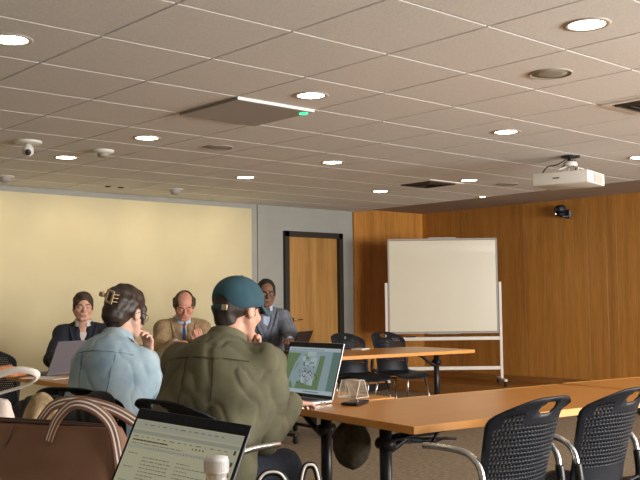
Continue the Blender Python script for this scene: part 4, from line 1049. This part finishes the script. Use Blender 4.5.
def strap(pts, hw, name, ny=.55):
    P = catmull(pts, 8); bm = BM(); cols = [(-1, 0), (-.58, 0), (-.30, 1), (.12, 0), (.40, 1), (.6, 0), (1, 0)]; rows = []
    prev = None
    for i, p in enumerate(P):
        tg = (P[min(i+1, len(P)-1)]-P[max(i-1, 0)]).normalized(); n = tg.cross(Vector((0, 1, 0)))
        n = (n*(1-ny)+Vector((0, -ny, 0))).normalized()
        if prev is not None and n.dot(prev) < 0: n = -n
        prev = n; rows.append([bm.verts.new(p+n*c*hw) for c, _ in cols])
    edges = [0, 1, 0, 1, 0, 0]
    for a, b in zip(rows, rows[1:]):
        for j in range(6):
            f = bm.faces.new((a[j], a[j+1], b[j+1], b[j])); f.smooth = True; f.material_index = (0, 1, 0, 1, 0, 0)[j] if False else [0, 1, 0, 1, 0, 0][j]
    for r in rows: pass
    o = obj(name, bm, [leather2, stripe], t); md = o.modifiers.new('thick', 'SOLIDIFY'); md.thickness = .004; md.offset = 0; return o
leather2 = noisy('tan_strap_leather', (.20, .10, .065), (.27, .14, .09), 12, .5)
strap([(.250, -.086, .05), (.232, -.062, .13), (.205, -.035, .195), (.170, -.03, .232), (.130, -.03, .250), (.095, -.03, .248), (.066, -.03, .222), (.052, -.035, .195), (.045, -.05, .16)], .0145, 'front_strap', .35)
strap([(.27, .05, .14), (.255, .05, .180), (.20, .05, .218), (.14, .05, .240), (.07, .05, .250), (.02, .05, .240), (-.005, .048, .218), (-.025, .045, .18), (-.03, .06, .12)], .0145, 'rear_strap', .35)
# white bag behind it
t = thing('handbag', 'off-white handbag with a looped white handle behind the brown bag', 'bag', (1.105, 2.64, .7415), math.radians(-42))
F = Field((-.3, -.12, -.01), (.2, .12, .25), .008); 
for x in np.linspace(-.16, .04, 6): F.cone((x, 0, .05), (x, 0, .225), .07, .02, .03)
F.cut((0, 0, .001), (0, 0, -1)); F.cut((0, 0, .24), (.2, 0, 1)); F.mesh('bag_body', base_mat('off_white_leather', (.62, .52, .46), .5), t)
bm = BM(); add_tube(bm, catmull([(-.16, 0, .17), (-.10, 0, .245), (.0, 0, .290), (.07, 0, .314), (.122, .01, .308), (.128, .03, .290), (.09, .045, .266), (.0, .05, .240), (-.10, .04, .20)]), .008, 10, flat=(.004, .0095)); obj('handle', bm, base_mat('white_strap', (.74, .71, .66), .5), t)
t2 = F = Field((-.12, -.1, -.01), (.12, .1, .26), .007)
F.ell((0, 0, .125), (.058, .05, .120), .02); F.ell((0, -.045, .15), (.035, .03, .06), .01, 's'); F.cut((0, 0, .001), (0, 0, -1)); F.shape(fold_noise(2, .003, (40, 40, 40)))
o = F.mesh('pouch', noisy('tan_canvas', (.20, .14, .07), (.32, .24, .13), 50, .9, .5)); o.location = (1.245, 2.60, .7415); tag(o, 'tan canvas pouch between the white and the brown handbag', 'pouch')
# dark tote with cream edged handles, standing on the floor
t = thing('tote_bag', 'black tote bag with cream edged handles on the floor, by the cap wearer', 'bag', (2.085, 2.52, 0), math.radians(-40))
F = Field((-.24, -.12, -.01), (.24, .12, .48), .01)
for x in np.linspace(-.15, .15, 6): F.cone((x, 0, .08), (x, 0, .42), .08, .03, .03)
F.cut((0, 0, .001), (0, 0, -1)); F.mesh('bag_body', noisy('black_canvas', (.012, .012, .014), (.02, .02, .022), 60, .9, .3), t)
for y, dx, zt in ((-.03, -.03, .662), (.04, .10, .672)):
    w_ = .06 if y < 0 else .035
    P = catmull([(dx-w_-.01, y, .42), (dx-w_, y, .58), (dx-w_*.6, y, zt-.015), (dx, y, zt), (dx+w_*.6, y, zt-.015), (dx+w_, y, .58), (dx+w_+.01, y, .42)])
    bm = BM(); add_tube(bm, P, .01, 10, flat=(.012, .006)); h = obj('handle', bm, M['black_plastic'], t)
    bm = BM(); add_tube(bm, [Vector((p.x, p.y-.012, p.z+.004)) for p in P], .0042, 8); obj('cream_edge', bm, stripe, h)
# olive bag hanging from the rail under the table, cables beside it
t = thing('drawstring_bag', 'olive canvas bag hanging under the near table between its legs', 'bag', (3.067, 3.19, .0), math.radians(-40))
F = Field((-.14, -.11, .40), (.14, .11, .74), .007); F.ell((0, 0, .565), (.085, .06, .105), .03); F.cone((0, 0, .60), (.01, 0, .68), .075, .045, .04, sq=((0, 1, 0), .7)); F.shape(fold_noise(8, .004, (25, 25, 20))); F.cut((0, 0, .685), (0, 0, 1))
F.mesh('bag_body', noisy('olive_canvas', (.055, .045, .026), (.085, .070, .042), 40, .9, .4), t)
bm = BM(); add_tube(bm, catmull([(-.03, 0, .65), (-.025, 0, .70), (.0, 0, .705), (.03, 0, .70), (.035, 0, .65)]), .005, 8); obj('cord', bm, M['black_plastic'], t)
bm = BM(); rr = random.Random(3)
for i in range(5): add_tube(bm, catmull([(rr.uniform(-.22, .22), rr.uniform(-.04, .04), rr.uniform(.58, .66)) for q in range(6)]), .006, 6)
tag(obj('cable_bundle', bm, M['black_plastic'], loc=(3.28, 2.93, 0), rot=(0, 0, -.15)), 'tangle of black cables under the near table', 'cable')

# draped black shape added in place of the dark shadow beneath table and chair
F = Field((-.32, -.18, .40), (.32, .18, 1.0), .008)
F.cone((-.16, 0, .84), (.16, .0, .86), .045, .045, .04); F.cone((-.17, -.01, .80), (-.15, -.03, .50), .07, .08, .05); F.cone((.0, -.02, .80), (.0, -.03, .50), .07, .08, .05); F.cone((.14, -.01, .80), (.13, -.03, .52), .06, .07, .05)
F.shape(cloth_folds(77, .010, 8))
o = F.mesh('jacket', noisy('shadow_black_cloth', (.008, .009, .011), (.016, .017, .02), 30, .75, .3), None); o.location = (1.86, 3.64, -.035); o.rotation_euler.z = math.radians(-50)  # jacket mesh is the added stand-in for that shadow
tag(o, 'added black cloth shape standing in for the shadow under the table, behind the handbags', 'jacket')
